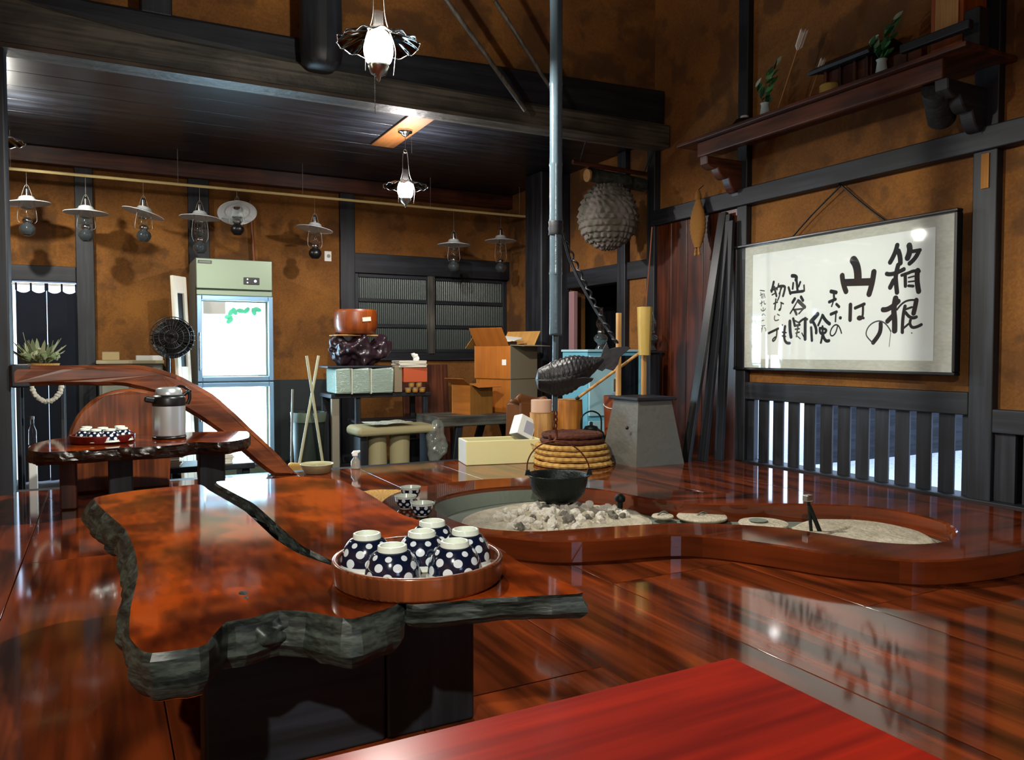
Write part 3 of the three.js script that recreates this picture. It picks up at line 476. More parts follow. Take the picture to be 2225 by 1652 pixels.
const INK = ['22,1120,71,1111,114,1077,161;23,1128,104,1143,137,1142,172;27,1195,82,1206,110,1186,148;16,1216,116,1261,114;20,1255,117,1237,159,1199,180;19,1056,224,1087,239,1164,209;22,1129,182',
  ',1113,231,1116,279,1124,334;22,1101,266,1080,303;16,1173,237,1176,303;14,1152,241,1189,234,1226,221,1259,229;24,1249,225,1240,266,1257,337;8,1194,258,1227,253;8,1194,281,1232,280;1',
  '2,1195,303,1224,307;23,1036,427,1073,435,1133,385;27,1116,368,1102,426,1114,486,1113,548;22,1100,464,1066,494;10,1126,431,1155,394,1217,378,1250,388;22,1244,386,1239,418,1229,456;1',
  '6,1176,415,1160,468,1162,559;11,1172,434,1218,422;14,1181,450,1211,493,1246,477;11,1162,542,1199,514;13,1211,493,1203,512,1229,544,1277,520;6,1219,564,1221,565;21,1022,506,1025,542',
  ',1005,582,974,614;7,974,618,932,585,922,556,940,520,976,495,1021,488,1066,514,1089,552;3,1089,552,1085,591,1080,639;41,829,124,863,160,862,242;27,749,208,753,254,778,304;34,763,251',
  ',949,261;28,971,207,963,274,941,331;20,812,387,811,477;15,846,408,909,388;12,900,388,904,466,878,479,861,468,882,457,906,470;19,668,297,705,306;12,689,312,691,343;15,655,361,702,34',
  '7;9,690,349,674,389;14,710,378,729,394;15,669,437,711,425;10,707,425,704,483;16,739,462,741,462;8,721,507,713,547,685,574,663,563,672,526,704,498,737,514,750,555;22,566,432,541,456',
  ',515,476;16,528,476,563,516,557,549;15,516,515,524,596;12,604,438,596,461,572,502;18,607,445,630,480,659,495;13,585,520,639,525,631,551,585,558,585,527;12,606,510,611,562,595,611;1',
  '6,611,566,628,611,657,599;19,354,174,404,177,386,202;15,391,203,401,271;12,364,222,360,258;12,423,220,410,247;14,325,248,342,289;14,337,283,446,280;11,454,243,457,279;16,379,324,36',
  '1,346;16,431,316,447,339;10,407,333,376,377,342,417;20,414,344,461,382;11,371,395,452,392;15,380,398,395,425;10,448,395,415,422;20,340,470,339,528,351,570;15,368,453,382,497;10,377',
  ',464,414,480;12,418,480,458,447,484,461;19,468,457,468,524,469,586;8,442,548,464,581;12,382,500,423,494;10,387,522,419,519;10,409,497,397,569;9,392,547,419,541;7,397,562,429,584;15',
  ',194,201,176,263;12,171,255,224,244;13,199,235,220,296;9,181,286,210,276;9,238,216,224,255;14,238,234,292,231,295,257,278,299;10,257,239,253,298,230,326;9,267,244,243,282;9,196,346',
  ',230,337;11,215,317,207,384;9,259,342,282,351;9,263,342,262,394,236,392,255,382;7,231,418,248,426;7,207,428,194,472,241,455;13,155,542,238,514;10,228,518,229,570,196,602,186,584,21',
  '4,569;9,259,507,260,509;9,275,490,277,491;15,299,501,286,567,310,615,340,611;9,271,537,309,542;9,272,563,305,567;6,71,248,111,255;5,76,264,87,302;5,72,282,97,273;5,107,273,117,300;',
  '5,97,280,97,303;5,72,339,97,329;5,87,321,85,355;5,107,322,108,352,123,342;5,101,367,101,390;5,81,377,86,393,118,387,121,374;3,104,409,91,427,89,412,114,409,121,425;4,89,457,109,452',
  ';4,85,491,120,489;4,85,514,100,495;4,95,507,88,533;4,115,503,130,511,126,530;3,49,452,67,449,54,464;3,34,501,44,490;4,29,516,65,510;4,50,505,45,547,65,525;3,40,562,71,555,40,574;4,',
  '46,589,74,578,76,590'].join('').split(';').map((t) => t.split(',').map(Number));
// ---------------------------------------------------------------- framed calligraphy
{
  const W = 1.35, H = 0.715, PX = 1024, PY = 544, cv = document.createElement('canvas'); cv.width = PX; cv.height = PY; const x = cv.getContext('2d');
  x.fillStyle = '#e9f1ed'; x.fillRect(0, 0, PX, PY);
  x.lineCap = 'round'; x.lineJoin = 'round';
  const k = PX / (W * 1000);
  for (const st of INK) {
    const p = []; for (let i = 1; i < st.length; i += 2) p.push([st[i] * k, st[i + 1] * k]);
    const thin = st[0] < 8; x.strokeStyle = thin ? '#3a3d42' : '#15181c'; x.lineWidth = Math.max(1.6, st[0] * k * (st[0] > 11 ? 1.28 : 1.1));
    x.beginPath(); x.moveTo(p[0][0], p[0][1]);
    for (let i = 1; i < p.length - 1; i++) x.quadraticCurveTo(p[i][0], p[i][1], i === p.length - 2 ? p[i + 1][0] : (p[i][0] + p[i + 1][0]) / 2, i === p.length - 2 ? p[i + 1][1] : (p[i][1] + p[i + 1][1]) / 2);
    if (p.length === 2) x.lineTo(p[1][0], p[1][1]); x.stroke();
  }
  const ct = new THREE.CanvasTexture(cv); ct.colorSpace = THREE.SRGBColorSpace; ct.magFilter = THREE.LinearFilter;
  const t = thing('picture_frame', 'large glazed brush calligraphy in a thin dark frame on the right wall', 'picture', [3.955, 0.645, -3.305], -0.03);
  const hw = 0.825, fh = 0.87;
  part('frame_rail', bx(-0.02, 0.03, 0, 0.018, -hw, hw), M.black, t); part('frame_rail', bx(-0.02, 0.03, fh - 0.018, fh, -hw, hw), M.darkgloss, t);
  part('frame_rail', bx(-0.014, 0.03, 0.018, fh - 0.018, -hw, -hw + 0.018), M.black, t); part('frame_rail', bx(-0.02, 0.03, 0.018, fh - 0.018, hw - 0.018, hw), M.black, t);
  const mat = tex(512, 256, (u, v) => { const f = fbm(u, v, 120, 60, 301, 2), a = fbm(u, v, 7, 4, 303, 4); return mix3([206, 208, 198], [178, 182, 168], clamp(0.5 + (f - 0.5) * 0.7 + (a - 0.5) * 0.9)); });
  part('mat_board', bx(0.004, 0.02, 0.012, fh - 0.012, -hw + 0.012, hw - 0.012, { plain: true, grain: 2, tile: 1.2 }), std({ map: mat, roughness: 0.9 }), t);
  const pg = new THREE.PlaneGeometry(W, H); pg.rotateY(-Math.PI / 2); pg.translate(0.0025, 0.077 + H / 2, -3.965 + W / 2 + 3.305);
  part('paper_sheet', pg, std({ map: ct, roughness: 0.85 }), t);
  part('glass_pane', bx(-0.006, -0.004, 0.016, fh - 0.016, -hw + 0.016, hw - 0.016, { plain: true }), M.glass, t);
  const c = thing('cord', 'dark hanging cord in an inverted V above the framed calligraphy', 'cord', [0, 0, 0]);
  part('cord_strand', tube([[3.99, 1.515, -3.64], [3.985, 1.64, -3.47], [3.975, 1.775, -3.255]], 0.0055), M.black, c);
  part('cord_strand', tube([[3.99, 1.515, -2.95], [3.985, 1.64, -3.1], [3.975, 1.775, -3.245]], 0.0055), M.black, c);
  part('nail', rod([3.99, 1.776, -3.25], [3.945, 1.786, -3.25], 0.006), M.iron, c);
}
// ---------------------------------------------------------------- altar shelf on the right wall
{
  const t = thing('altar_shelf', 'long dark wooden altar shelf high on the right wall with carved brackets', 'shelf', [0, 0, 0]);
  part('shelf_board', bx(3.6, 4.02, 2.205, 2.23, -4.33, -2.26, { grain: 2 }), M.brown, t);
  part('front_fascia', bx(3.64, 3.672, 2.105, 2.205, -4.16, -2.4, { grain: 2, r: 0.008 }), M.brown, t);
  for (const [z, m] of [[-4.12, M.brown], [-2.42, M.dark]]) {
    const s = new THREE.Shape(); s.moveTo(0.36, 0); s.lineTo(0, 0); s.lineTo(0.005, -0.05); s.quadraticCurveTo(0.06, -0.1, 0.1, -0.07); s.quadraticCurveTo(0.14, -0.16, 0.2, -0.13); s.quadraticCurveTo(0.24, -0.24, 0.29, -0.22); s.lineTo(0.31, -0.29); s.lineTo(0.36, -0.3); s.closePath();
    part('bracket', uvs(ext(s, 0.06, { bevel: 0.006 }), 0).translate(3.66, 2.105 + 0.0, z - 0.03), m, t);
  }
  part('upright', bx(3.72, 3.8, 2.23, 2.42, -2.35, -2.27, { r: 0.008 }), M.dark, t);
  part('cross_rail', bx(3.62, 3.66, 2.29, 2.335, -2.62, -2.26, { grain: 2 }), M.dark, t);
  const g = thing('log_end', 'short sawn log wedged under the right end of the altar shelf', 'log', [0, 0, 0]);
  part('log', uvs(lump(rod([3.7, 2.085, -2.47], [3.9, 1.99, -2.57], 0.068, 24), 0.006, 20, 2), 0, 0.4), std({ map: T.bark, color: 0xa8a4c0, roughness: 0.8 }), g);
  // vases of evergreen sprigs
  const leafG = (() => { const s = new THREE.Shape(); s.moveTo(0, 0); s.bezierCurveTo(0.022, 0.02, 0.02, 0.06, 0, 0.085); s.bezierCurveTo(-0.02, 0.06, -0.022, 0.02, 0, 0); const q = new THREE.ShapeGeometry(s, 8); const p = q.attributes.position; for (let i = 0; i < p.count; i++) p.setZ(i, -0.12 * p.getX(i) ** 2 * 60 * 0.2 + 0.8 * p.getY(i) ** 2); q.computeVertexNormals(); return q; })();
  const leafM = [0x2c6a3a, 0x3f8448, 0x1f5034].map((c) => phy({ color: c, roughness: 0.35, side: THREE.DoubleSide })), leafW = phy({ color: 0xa8bca8, roughness: 0.3, side: THREE.DoubleSide });
  const porcelain = std({ color: 0xc4dade, roughness: 0.2 });
  const vase = (label, z, tall) => { const v = thing('sprig_vase', label, 'vase', [3.78, 2.23, z]);
    part('vase_body', lathe([[0.001, 0], [0.026, 0], [0.03, 0.01], [0.032, 0.06], [0.026, 0.1], [0.024, 0.118], [0.03, 0.13], [0.026, 0.13], [0.02, 0.115], [0.001, 0.1]], 32), porcelain, v);
    const n = 26; for (let b = 0; b < 3; b++) { const a = b * 2.1 + 0.4, H = tall * (1 - 0.2 * b), dx = 0.05 * Math.cos(a), dz = 0.08 * Math.sin(a); part('stem', tube([[0, 0.1, 0], [dx * 0.4, 0.1 + H * 0.5, dz * 0.4], [dx, 0.1 + H, dz]], 0.0025, { n: 10, seg: 5 }), leafM[2], v);
      for (let i = 0; i < 9; i++) { const s = 0.12 + 0.88 * i / 8; part('leaf', leafG, i === 8 ? leafW : leafM[(i + b) % 3], v, [dx * s, 0.1 + H * s, dz * s], [rr(0.4, 1.3), i * 2.3 + b, rr(-0.4, 0.4)]).scale.setScalar(rr(0.55, 0.95)); } }
    return v; };
  vase('white vase of evergreen sprigs on the altar shelf, left of the white-feathered arrow', -3.68, 0.26); vase('white vase of evergreen sprigs on the altar shelf, right of the dark little shrine', -2.84, 0.24);
  const arrow = (label, a, b, s) => { const q = thing('ritual_arrow', label, 'arrow', [0, 0, 0]); part('shaft', rod(a, b, 0.005 * s), M.pale, q);
    const A = V(...a), B = V(...b), d = B.clone().sub(A).normalize(); for (const ry of [0, 1.05, 2.1]) { const f = new THREE.Mesh(ext([[0, 0], [0.022, 0.03], [0.024, 0.13], [0.006, 0.1], [-0.006, 0.1], [-0.024, 0.13], [-0.022, 0.03]].map((p) => [p[0] * s, p[1] * s]), 0.002, { bevel: 0 }), M.white); f.name = 'feather'; f.quaternion.setFromUnitVectors(V(0, 1, 0), d).multiply(new THREE.Quaternion().setFromAxisAngle(V(0, 1, 0), ry)); f.position.copy(A.clone().lerp(B, 1 - 0.1 * s / A.distanceTo(B))); q.add(f); }
    part('wrapping', lathe([[0.001, 0], [0.03, 0.002], [0.032, 0.02], [0.018, 0.034], [0.001, 0.036]].map((p) => [p[0] * s, p[1] * s]), 20), M.white, q, a); return q; };
  arrow('tall white-feathered ritual arrow leaning on the altar shelf', [3.78, 2.23, -3.6], [3.82, 2.71, -3.42], 1);
  arrow('short pale ritual arrow leaning on the altar shelf, beside the cream block', [3.78, 2.23, -3.36], [3.83, 2.5, -3.28], 0.7);
  const bl = thing('cream_block', 'small cream wrapped block on the altar shelf before the shrine', 'offering', [3.8, 2.23, -3.2]); part('block', lathe([[0.001, 0], [0.05, 0], [0.056, 0.02], [0.055, 0.1], [0.05, 0.108], [0.001, 0.11]], 28), M.bamboo, bl);
  const sh = thing('household_shrine', 'small dark red wooden shrine with a sloping roof on the altar shelf', 'shrine', [3.9, 2.23, -3.1]);
  part('base', bx(-0.1, 0.1, 0, 0.03, -0.2, 0.2), M.brown, sh); part('wall', bx(-0.07, 0.08, 0.03, 0.2, -0.16, 0.16), M.brown, sh);
  for (const z of [-0.15, -0.05, 0.05, 0.13]) part('pillar', bx(-0.09, -0.07, 0.03, 0.2, z, z + 0.02), M.brown, sh);
  part('door', bx(-0.078, -0.07, 0.04, 0.18, -0.03, 0.05), M.panel, sh); part('step', bx(-0.13, -0.1, 0, 0.02, -0.06, 0.06), M.brown, sh);
  part('roof', uvs(ext([[-0.16, 0.18], [0.12, 0.25], [0.12, 0.28], [0.02, 0.3], [-0.17, 0.195]], 0.42, { bevel: 0.004 }), 2).translate(0, 0, -0.21), M.dark, sh);
  const wb = thing('wooden_tablet', 'golden wooden tablet box at the right end of the altar shelf', 'tablet', [3.84, 2.23, -2.44]); part('case', bx(-0.09, 0.1, 0, 0.4, -0.1, 0.07), std({ map: T.pale, color: 0xe09a48, roughness: 0.5 }), wb); part('front_board', bx(-0.1, -0.09, 0.14, 0.4, -0.07, 0.05), M.pale, wb);
  const wb2 = thing('wooden_tablet', 'small brown wooden tablets standing left of the golden box', 'tablet', [3.8, 2.23, -2.66]); part('tablet_board', bx(-0.03, 0.02, 0, 0.17, -0.02, 0.06), std({ map: T.pale, color: 0x9a6a40, roughness: 0.5 }), wb2); part('tablet_board', bx(-0.02, 0.03, 0, 0.13, -0.11, -0.03), std({ map: T.pale, color: 0x7a5a34, roughness: 0.5 }), wb2);
  const st = thing('offering_dish', 'tiny white dish at the left end of the altar shelf', 'dish', [3.78, 2.23, -4.1]); part('dish', lathe([[0.001, 0], [0.03, 0.002], [0.04, 0.018], [0.036, 0.018], [0.001, 0.008]], 28), M.white, st); part('salt', lathe([[0.03, 0.014], [0.018, 0.034], [0.001, 0.046]], 20), M.white, st);
  const jr = thing('dark_jar', 'small dark round jar with white lid on the altar shelf near its left end', 'jar', [3.86, 2.23, -3.94]); part('jar_body', lathe([[0.001, 0], [0.04, 0], [0.075, 0.03], [0.085, 0.07], [0.06, 0.105], [0.02, 0.115], [0.001, 0.116]], 28), M.black, jr); part('lid', lathe([[0.03, 0.11], [0.026, 0.13], [0.001, 0.138]], 20), M.white, jr);
  const of = thing('paper_charm', 'pale paper charm strip pasted on the right wall post', 'charm', [3.976, 1.6, -2.383]); part('strip', cb(0.006, 0.175, 0.04, { base: true, r: 0.001 }), std({ map: T.pale, color: 0xe8d8b0, roughness: 0.9 }), of);
}
// ---------------------------------------------------------------- things hanging on the far right wall
{
  const t = thing('hornet_nest', 'big grey hornet nest with scalloped shell hanging from a dark rod', 'nest', [3.63, 1.85, -5.2]);
  const g = new THREE.SphereGeometry(1, 120, 90); const p = g.attributes.position, col = [];
  for (let i = 0; i < p.count; i++) { const x = p.getX(i), y = p.getY(i), z = p.getZ(i), th = Math.atan2(z, x), ph = Math.asin(clamp(y, -1, 1)); const row = Math.floor((ph + 1.57) * 5), fr = (ph + 1.57) * 5 - row, u = th * 4 * Math.cos(ph * 0.7) + (row % 2) * 0.5 + n3(x * 4, y * 4, z * 4) * 1.2, fu = Math.abs(u - Math.round(u)) * 2;
    const sc = 0.1 * (1 - fr) * (1 - fu * fu) - 0.02 + 0.05 * (n3(x * 3, y * 3, z * 3, 5) - 0.5) + 0.03 * (n3(x * 13, y * 13, z * 13, 7) - 0.5), r = 1 + sc; p.setXYZ(i, x * r * 0.238, y * r * (y > 0 ? 0.275 : 0.245), z * r * 0.235);
    const m = n3(x * 3, y * 3, z * 3, 9), cc = mix3([0.15, 0.13, 0.115], [0.075, 0.07, 0.05], clamp(m * 1.6 - 0.3)); col.push(...cc); }
  g.setAttribute('color', new THREE.Float32BufferAttribute(col, 3)); g.computeVertexNormals();
  part('shell', g, std({ vertexColors: true, roughness: 0.9, bumpMap: T.noise, bumpScale: 0.006 }), t);
  part('branch', uvs(lump(rod([-0.2, 0.315, 0.02], [0.32, 0.28, 0.06], 0.048, 20), 0.04, 9, 4), 0), M.bark, t);
  part('branch_end', mv(cyl(0.05, 0.05, 0.02, 20), [-0.2, 0.315, 0.02], [0, 0, 1.65]), M.pale, t);
  part('cord_loop', rod([-0.08, 0.33, 0.03], [-0.08, 0.4, 0.05], 0.006), M.dark, t);
  const r = thing('hanging_rod', 'dark wooden rod near the ceiling that carries the hornet nest', 'rod', [0, 0, 0]); part('rod', uvs(rod([3.26, 2.245, -5.15], [4.03, 2.225, -5.15], 0.018), 0), M.brown, r);
  for (const x of [3.32, 3.95]) part('rod_hanger', rod([x, 2.235, -5.15], [x, 2.4, -5.05], 0.006), M.dark, r);
  // straw fish on the beam
  const f = thing('straw_fish', 'plaited straw fish hanging head up from the right wall beam', 'ornament', [3.9, 1.48, -4.44]);
  const strawFish = std({ map: T.weave, color: 0xb8a27c, roughness: 0.9, bumpMap: T.weave, bumpScale: 0.003 });
  const b = []; for (let i = 0; i <= 40; i++) { const s = i / 40; b.push([0.006 + 0.062 * Math.pow(Math.sin(Math.PI * clamp(0.12 + s * 0.82)), 1.1) * (1 + 0.05 * Math.sin(s * 70)), 0.06 + s * 0.36]); }
  part('body', uvs(lathe(b, 30).scale(0.6, 1, 1.1), 1, 0.12), strawFish, f); part('head', lathe([[0.012, 0.4], [0.026, 0.42], [0.022, 0.45], [0.012, 0.48], [0.001, 0.49]], 20), strawFish, f);
  for (const s of [-1, 1]) part('tail', mv(ext([[0, 0.07], [0.012, 0.07], [0.026, 0], [0.004, 0.0]], 0.008), [0, 0, s * 0.012 - 0.004], [0, s > 0 ? -1.57 : 1.57, 0]), strawFish, f);
  part('loop', rod([0, 0.48, 0], [0.05, 0.52, 0], 0.003), M.dark, f);
}
// planks leaning on the wall
for (let i = 0; i < 3; i++) { const t = thing('leaning_plank', ['grey-green plank leaning on the right wall, foremost at left', 'dark plank leaning on the right wall, middle of three', 'dark plank leaning on the right wall, nearest the lattice of three'][i], 'plank', [3.62 + i * 0.115, 0, -4.24 + i * 0.04], 0, null); const lean = [0.182, 0.12, 0.05][i], L = [1.8, 1.76, 1.7, 1.62][i]; const m = part('plank', bx(0, 0.028, 0, L, -0.035, 0.04, { r: 0.003 }), i ? M.dark : std({ map: T.dark, color: 0xfff2d0, roughness: 0.35 }), t); m.rotation.z = -lean; }
// ---------------------------------------------------------------- hibachi corner
{
  const t = thing('charcoal_stove', 'tapered grey square stove with a dark lid plate at the floor edge', 'stove', [3.34, 0, -4.36]);
  const g = new THREE.CylinderGeometry(0.2, 0.29, 0.44, 4, 1); g.rotateY(Math.PI / 4); g.translate(0, 0.22, 0);
  const gm = std({ color: 0x5c5a52, roughness: 0.55, bumpMap: T.noise, bumpScale: 0.004 });
  part('body', uvs(g.toNonIndexed(), 1, 0.7), gm, t); t.children[0].geometry.computeVertexNormals();
  part('lid_plate', cb(0.34, 0.022, 0.34, { r: 0.006 }).translate(0, 0.451, 0), M.dark, t);
  part('rivet', new THREE.SphereGeometry(0.012, 12, 8).translate(-0.225, 0.26, 0.13), M.black, t);
  const post = (label, x, z, h) => { const q = thing('wooden_stake', label, 'stake', [x, 0.463, z]); part('stake', cb(0.03, h, 0.03, { base: true, r: 0.003 }), M.pale, q); };
  post('square wooden stake on the stove lid behind the bamboo tube', 3.42, -4.45, 0.58); post('square wooden stake on the stove lid, left of the bamboo tube', 3.2, -4.45, 0.58);
  const v = thing('bamboo_tube', 'yellow six-sided bamboo tube hung on the stake holding a thin stick', 'bamboo vase', [3.38, 0.745, -4.39]);
  part('tube', uvs(lathe([[0.001, 0], [0.04, 0], [0.043, 0.004], [0.054, 0.34], [0.05, 0.342], [0.04, 0.3], [0.001, 0.02]], 6), 1, 0.4), M.bamboo, v);
  part('stick', rod([0.01, 0.3, 0], [0.045, 0.9, 0.02], 0.005), M.rust, v); part('hanger', cb(0.02, 0.03, 0.05).translate(0.03, 0.2, -0.035), M.pale, v);
  const l = thing('bamboo_stick', 'slim bamboo stick leaning down from the bamboo tube to the log stumps', 'stick', [0, 0, 0]); part('stick', tube([[3.06, 0.425, -4.78], [3.22, 0.6, -4.6], [3.37, 0.765, -4.43]], 0.011), M.pale, l); part('end_binding', rod([3.06, 0.425, -4.78], [3.075, 0.442, -4.76], 0.0135), M.dark, l);
  // stack of round cushions
  const zc = -4.5, xc = 2.86; let y = 0; for (let i = 0; i < 4; i++) { const q = strawMat(['round straw cushion, bottom of the stack at the floor edge', 'round straw cushion, second from the bottom of the stack', 'round straw cushion, third from the bottom of the stack', 'round straw cushion, topmost straw one under the brown pair'][i], [xc + rr(-0.012, 0.012), y, zc + rr(-0.01, 0.01)], 0.268 - i * 0.007, 0.036, M.straw, 'stacked round cushions'); y += 0.0375;
    const fr = []; for (let k = 0; k < 26; k++) { const a = rr(-0.7, 1.2), r = 0.26; fr.push(rod([Math.cos(a) * r, 0.018, Math.sin(a) * r], [Math.cos(a) * (r + rr(0.015, 0.035)), 0.018 + rr(-0.014, 0.014), Math.sin(a) * (r + 0.02)], 0.0012, 4)); } const m = part('fringe', mg(fr), M.straw, q); m.userData.kind = 'stuff'; }
  for (let i = 0; i < 2; i++) { strawMat(['round brown cushion, second from the top of the stack', 'round brown cushion on top of the stack'][i], [xc - 0.01, y, zc], 0.22 - i * 0.012, 0.034, M.brownstraw, 'stacked round cushions'); y += 0.036; }
  const s1 = thing('log_stump', 'golden sawn log stump behind the cushion stack, right of two', 'log', [3.05, 0, -4.86]); part('log', uvs(lump(new THREE.CylinderGeometry(0.1, 0.104, 0.42, 32, 6).translate(0, 0.21, 0), 0.008, 12, 3), 1, 0.5), std({ map: T.pale, color: 0xffe0a0, roughness: 0.6 }), s1); part('cut_face', lathe([[0.096, 0.421], [0.001, 0.4225]], 32), M.pale, s1);
  const s2 = thing('log_stump', 'sawn log stump behind the cushion stack, left of two, with a pale block on top', 'log', [2.82, 0, -4.87]); part('log', uvs(lump(new THREE.CylinderGeometry(0.085, 0.09, 0.33, 32, 6).translate(0, 0.165, 0), 0.008, 12, 5), 1, 0.5), M.pale, s2); part('top_block', uvs(lathe([[0.001, 0.33], [0.074, 0.33], [0.076, 0.335], [0.076, 0.42], [0.072, 0.425], [0.001, 0.425]], 32), 1, 0.4), std({ color: 0xc8a084, roughness: 0.55 }), s2);
  const k = thing('iron_kettle', 'round black iron kettle half hidden between the cushions and the stove', 'kettle', [3.14, 0, -4.7]); part('body', lathe([[0.001, 0], [0.07, 0], [0.105, 0.05], [0.115, 0.12], [0.09, 0.19], [0.05, 0.215], [0.001, 0.22]], 36), M.iron, k); part('lid', lathe([[0.05, 0.215], [0.045, 0.23], [0.012, 0.238], [0.012, 0.26], [0.001, 0.265]], 24), M.iron, k); part('handle', tube([[-0.09, 0.19, 0], [-0.08, 0.3, 0], [0, 0.34, 0], [0.08, 0.3, 0], [0.09, 0.19, 0]], 0.006), M.iron, k); part('spout', rod([0.1, 0.12, 0.02], [0.15, 0.19, 0.03], 0.016), M.iron, k);
  const j = thing('wooden_pail', 'narrow orange-brown pail tied with pale cord behind the stove', 'pail', [3.42, 0, -4.82]); part('pail', uvs(lathe([[0.001, 0], [0.062, 0], [0.074, 0.44], [0.068, 0.44], [0.058, 0.02], [0.001, 0.02]], 28), 1, 0.4), std({ map: T.pale, color: 0xc07848, roughness: 0.6 }), j); part('cord_band', tube(Array.from({ length: 12 }, (_, i) => { const a = i / 12 * 6.283; return [Math.cos(a) * 0.073, 0.36 + 0.014 * Math.sin(a * 2), Math.sin(a) * 0.073]; }), 0.004, { closed: true, n: 60 }), M.paper, j);
  const c = thing('glass_cabinet', 'light blue cabinet with panelled door below the standing oil lamps', 'cabinet', [3.72, -0.35, -5.42]);
  const blue = std({ color: 0x6fb6cf, roughness: 0.35 }), lb = std({ color: 0xa8d4e2, roughness: 0.3 });
  part('carcass', bx(-0.26, 0.26, 0, 1.12, -0.2, 0.18), blue, c); part('top', bx(-0.27, 0.27, 1.12, 1.14, -0.21, 0.2), lb, c); part('door', bx(-0.25, 0.02, 0.6, 1.09, 0.181, 0.2), lb, c); part('door', bx(0.05, 0.24, 0.6, 1.09, 0.181, 0.2), M.darkgloss, c); for (const x of [0.02, 0.24]) part('door_frame', bx(x, x + 0.025, 0.58, 1.1, 0.19, 0.21), blue, c); part('drawer', bx(-0.25, 0.25, 0.12, 0.56, 0.181, 0.2), lb, c); part('handle', bx(-0.02, 0.0, 0.8, 0.9, 0.2, 0.215), M.steel, c);
  const sd = thing('dark_stand', 'narrow dark stand against the wall carrying an oil lamp', 'stand', [3.9, 0, -4.98]); part('column', bx(-0.05, 0.05, 0.02, 0.76, -0.05, 0.05), M.dark, sd); part('stand_top', bx(-0.07, 0.07, 0.76, 0.78, -0.07, 0.07), M.dark, sd); part('foot', bx(-0.07, 0.07, 0, 0.02, -0.07, 0.07), M.dark, sd);
}
// ---------------------------------------------------------------- oil lamps
function lampGlass(parent, y, s = 1) { part('chimney', lathe([[0.022, 0], [0.026, 0.015], [0.044, 0.05], [0.046, 0.075], [0.03, 0.115], [0.02, 0.15], [0.018, 0.2], [0.021, 0.215]].map((p) => [p[0] * s, y + p[1] * s]), 28), M.lampglass, parent); }
function tableLamp(label, pos) { const t = thing('oil_lamp', label, 'oil lamp', pos); part('tank', lathe([[0.001, 0], [0.042, 0], [0.046, 0.008], [0.03, 0.03], [0.028, 0.05], [0.055, 0.075], [0.06, 0.095], [0.045, 0.12], [0.024, 0.13]], 32), M.tankglass, t); part('burner', lathe([[0.001, 0.128], [0.026, 0.128], [0.03, 0.145], [0.026, 0.158], [0.001, 0.16]], 24), M.steel, t); lampGlass(t, 0.155, 0.9); return t; }
tableLamp('clear glass oil lamp with tall chimney standing on the light blue cabinet', [3.66, 0.791, -5.34]);
tableLamp('clear glass oil lamp standing on the dark stand behind the bamboo tube', [3.9, 0.781, -4.98]);
{
  const t = thing('bamboo_pole', 'long slender bamboo pole hung level below the low ceiling, carrying the oil lamps', 'pole', [0, 0, 0]);
  part('pole', uvs(rod([-0.9, 2.195, -7.2], [4.0, 2.195, -7.2], 0.0125, 12), 0, 0.8), std({ color: 0xe8cf90, roughness: 0.35 }), t);
  for (const x of [-0.6, 0.6, 1.65, 2.9, 3.9]) part('hanger', rod([x, 2.2, -7.2], [x, 2.492, -7.2], 0.003, 6), M.wire, t);
  const b = thing('bamboo_pole', 'short bamboo pole standing against the back wall above the refrigerator', 'pole', [0, 0, 0]); part('pole', uvs(rod([1.38, -0.35, -7.64], [1.265, 2.19, -7.65], 0.014), 1, 0.6), std({ map: T.pale, color: 0xb07a40, roughness: 0.5 }), b);
}
function hangingLamp(label, x, yShade, bottom, o = {}) {
  const t = thing('oil_lamp', label, 'oil lamp', [x, yShade, -7.2], o.ry ?? 0, 'unlit oil lamps on the bamboo pole'); const L = yShade - bottom;
  const sh = part('shade', lathe([[0.165, -0.012], [0.166, -0.008], [0.1, 0.008], [0.062, 0.02], [0.05, 0.042], [0.03, 0.05], [0.028, 0.047], [0.046, 0.038], [0.058, 0.015], [0.1, 0.003]], 48), M.enamel, t); sh.rotation.set(o.tx ?? 0, 0, o.tz ?? 0);
  part('smoke_bell', lathe([[0.016, 0.04], [0.018, 0.1], [0.014, 0.115], [0.001, 0.12]], 20), M.chrome, t);
  const gl = [[0.02, -L + 0.13], [0.036, -L + 0.15], [0.05, -L * 0.42], [0.045, -L * 0.2], [0.026, -0.02], [0.02, 0.03]]; part('chimney', lathe(new THREE.SplineCurve(gl.map((p) => new THREE.Vector2(...p))).getPoints(24).map((p) => [Math.max(0.015, p.x), p.y]), 28), M.lampglass, t);
  part('glint_ring', lathe([[0.03, -0.052], [0.045, -0.05], [0.046, -0.042], [0.03, -0.04]], 28), M.chrome, t);  // chrome ring added for glints that the chimney glass hardly shows
  part('burner', lathe([[0.001, -L + 0.095], [0.024, -L + 0.095], [0.038, -L + 0.108], [0.036, -L + 0.125], [0.022, -L + 0.138], [0.001, -L + 0.14]], 24), M.chrome, t);
  part('tank', lathe([[0.001, -L], [0.03, -L], [0.036, -L + 0.008], [0.05, -L + 0.024], [0.058, -L + 0.045], [0.055, -L + 0.066], [0.042, -L + 0.086], [0.024, -L + 0.098]], 30), o.dark ? M.black : M.tankglass, t);
  part('bail', tube([[0.05, -L + 0.1, 0], [0.066, -L * 0.5, 0], [0.05, -0.01, 0], [0.0, 0.14, 0], [-0.05, -0.01, 0], [-0.066, -L * 0.5, 0], [-0.05, -L + 0.1, 0]], 0.0018, { n: 48, seg: 6 }), M.wire, t);
  part('wire', rod([0, 0.12, 0], [0, 2.19 - yShade, 0], 0.0018, 6), M.wire, t);
}
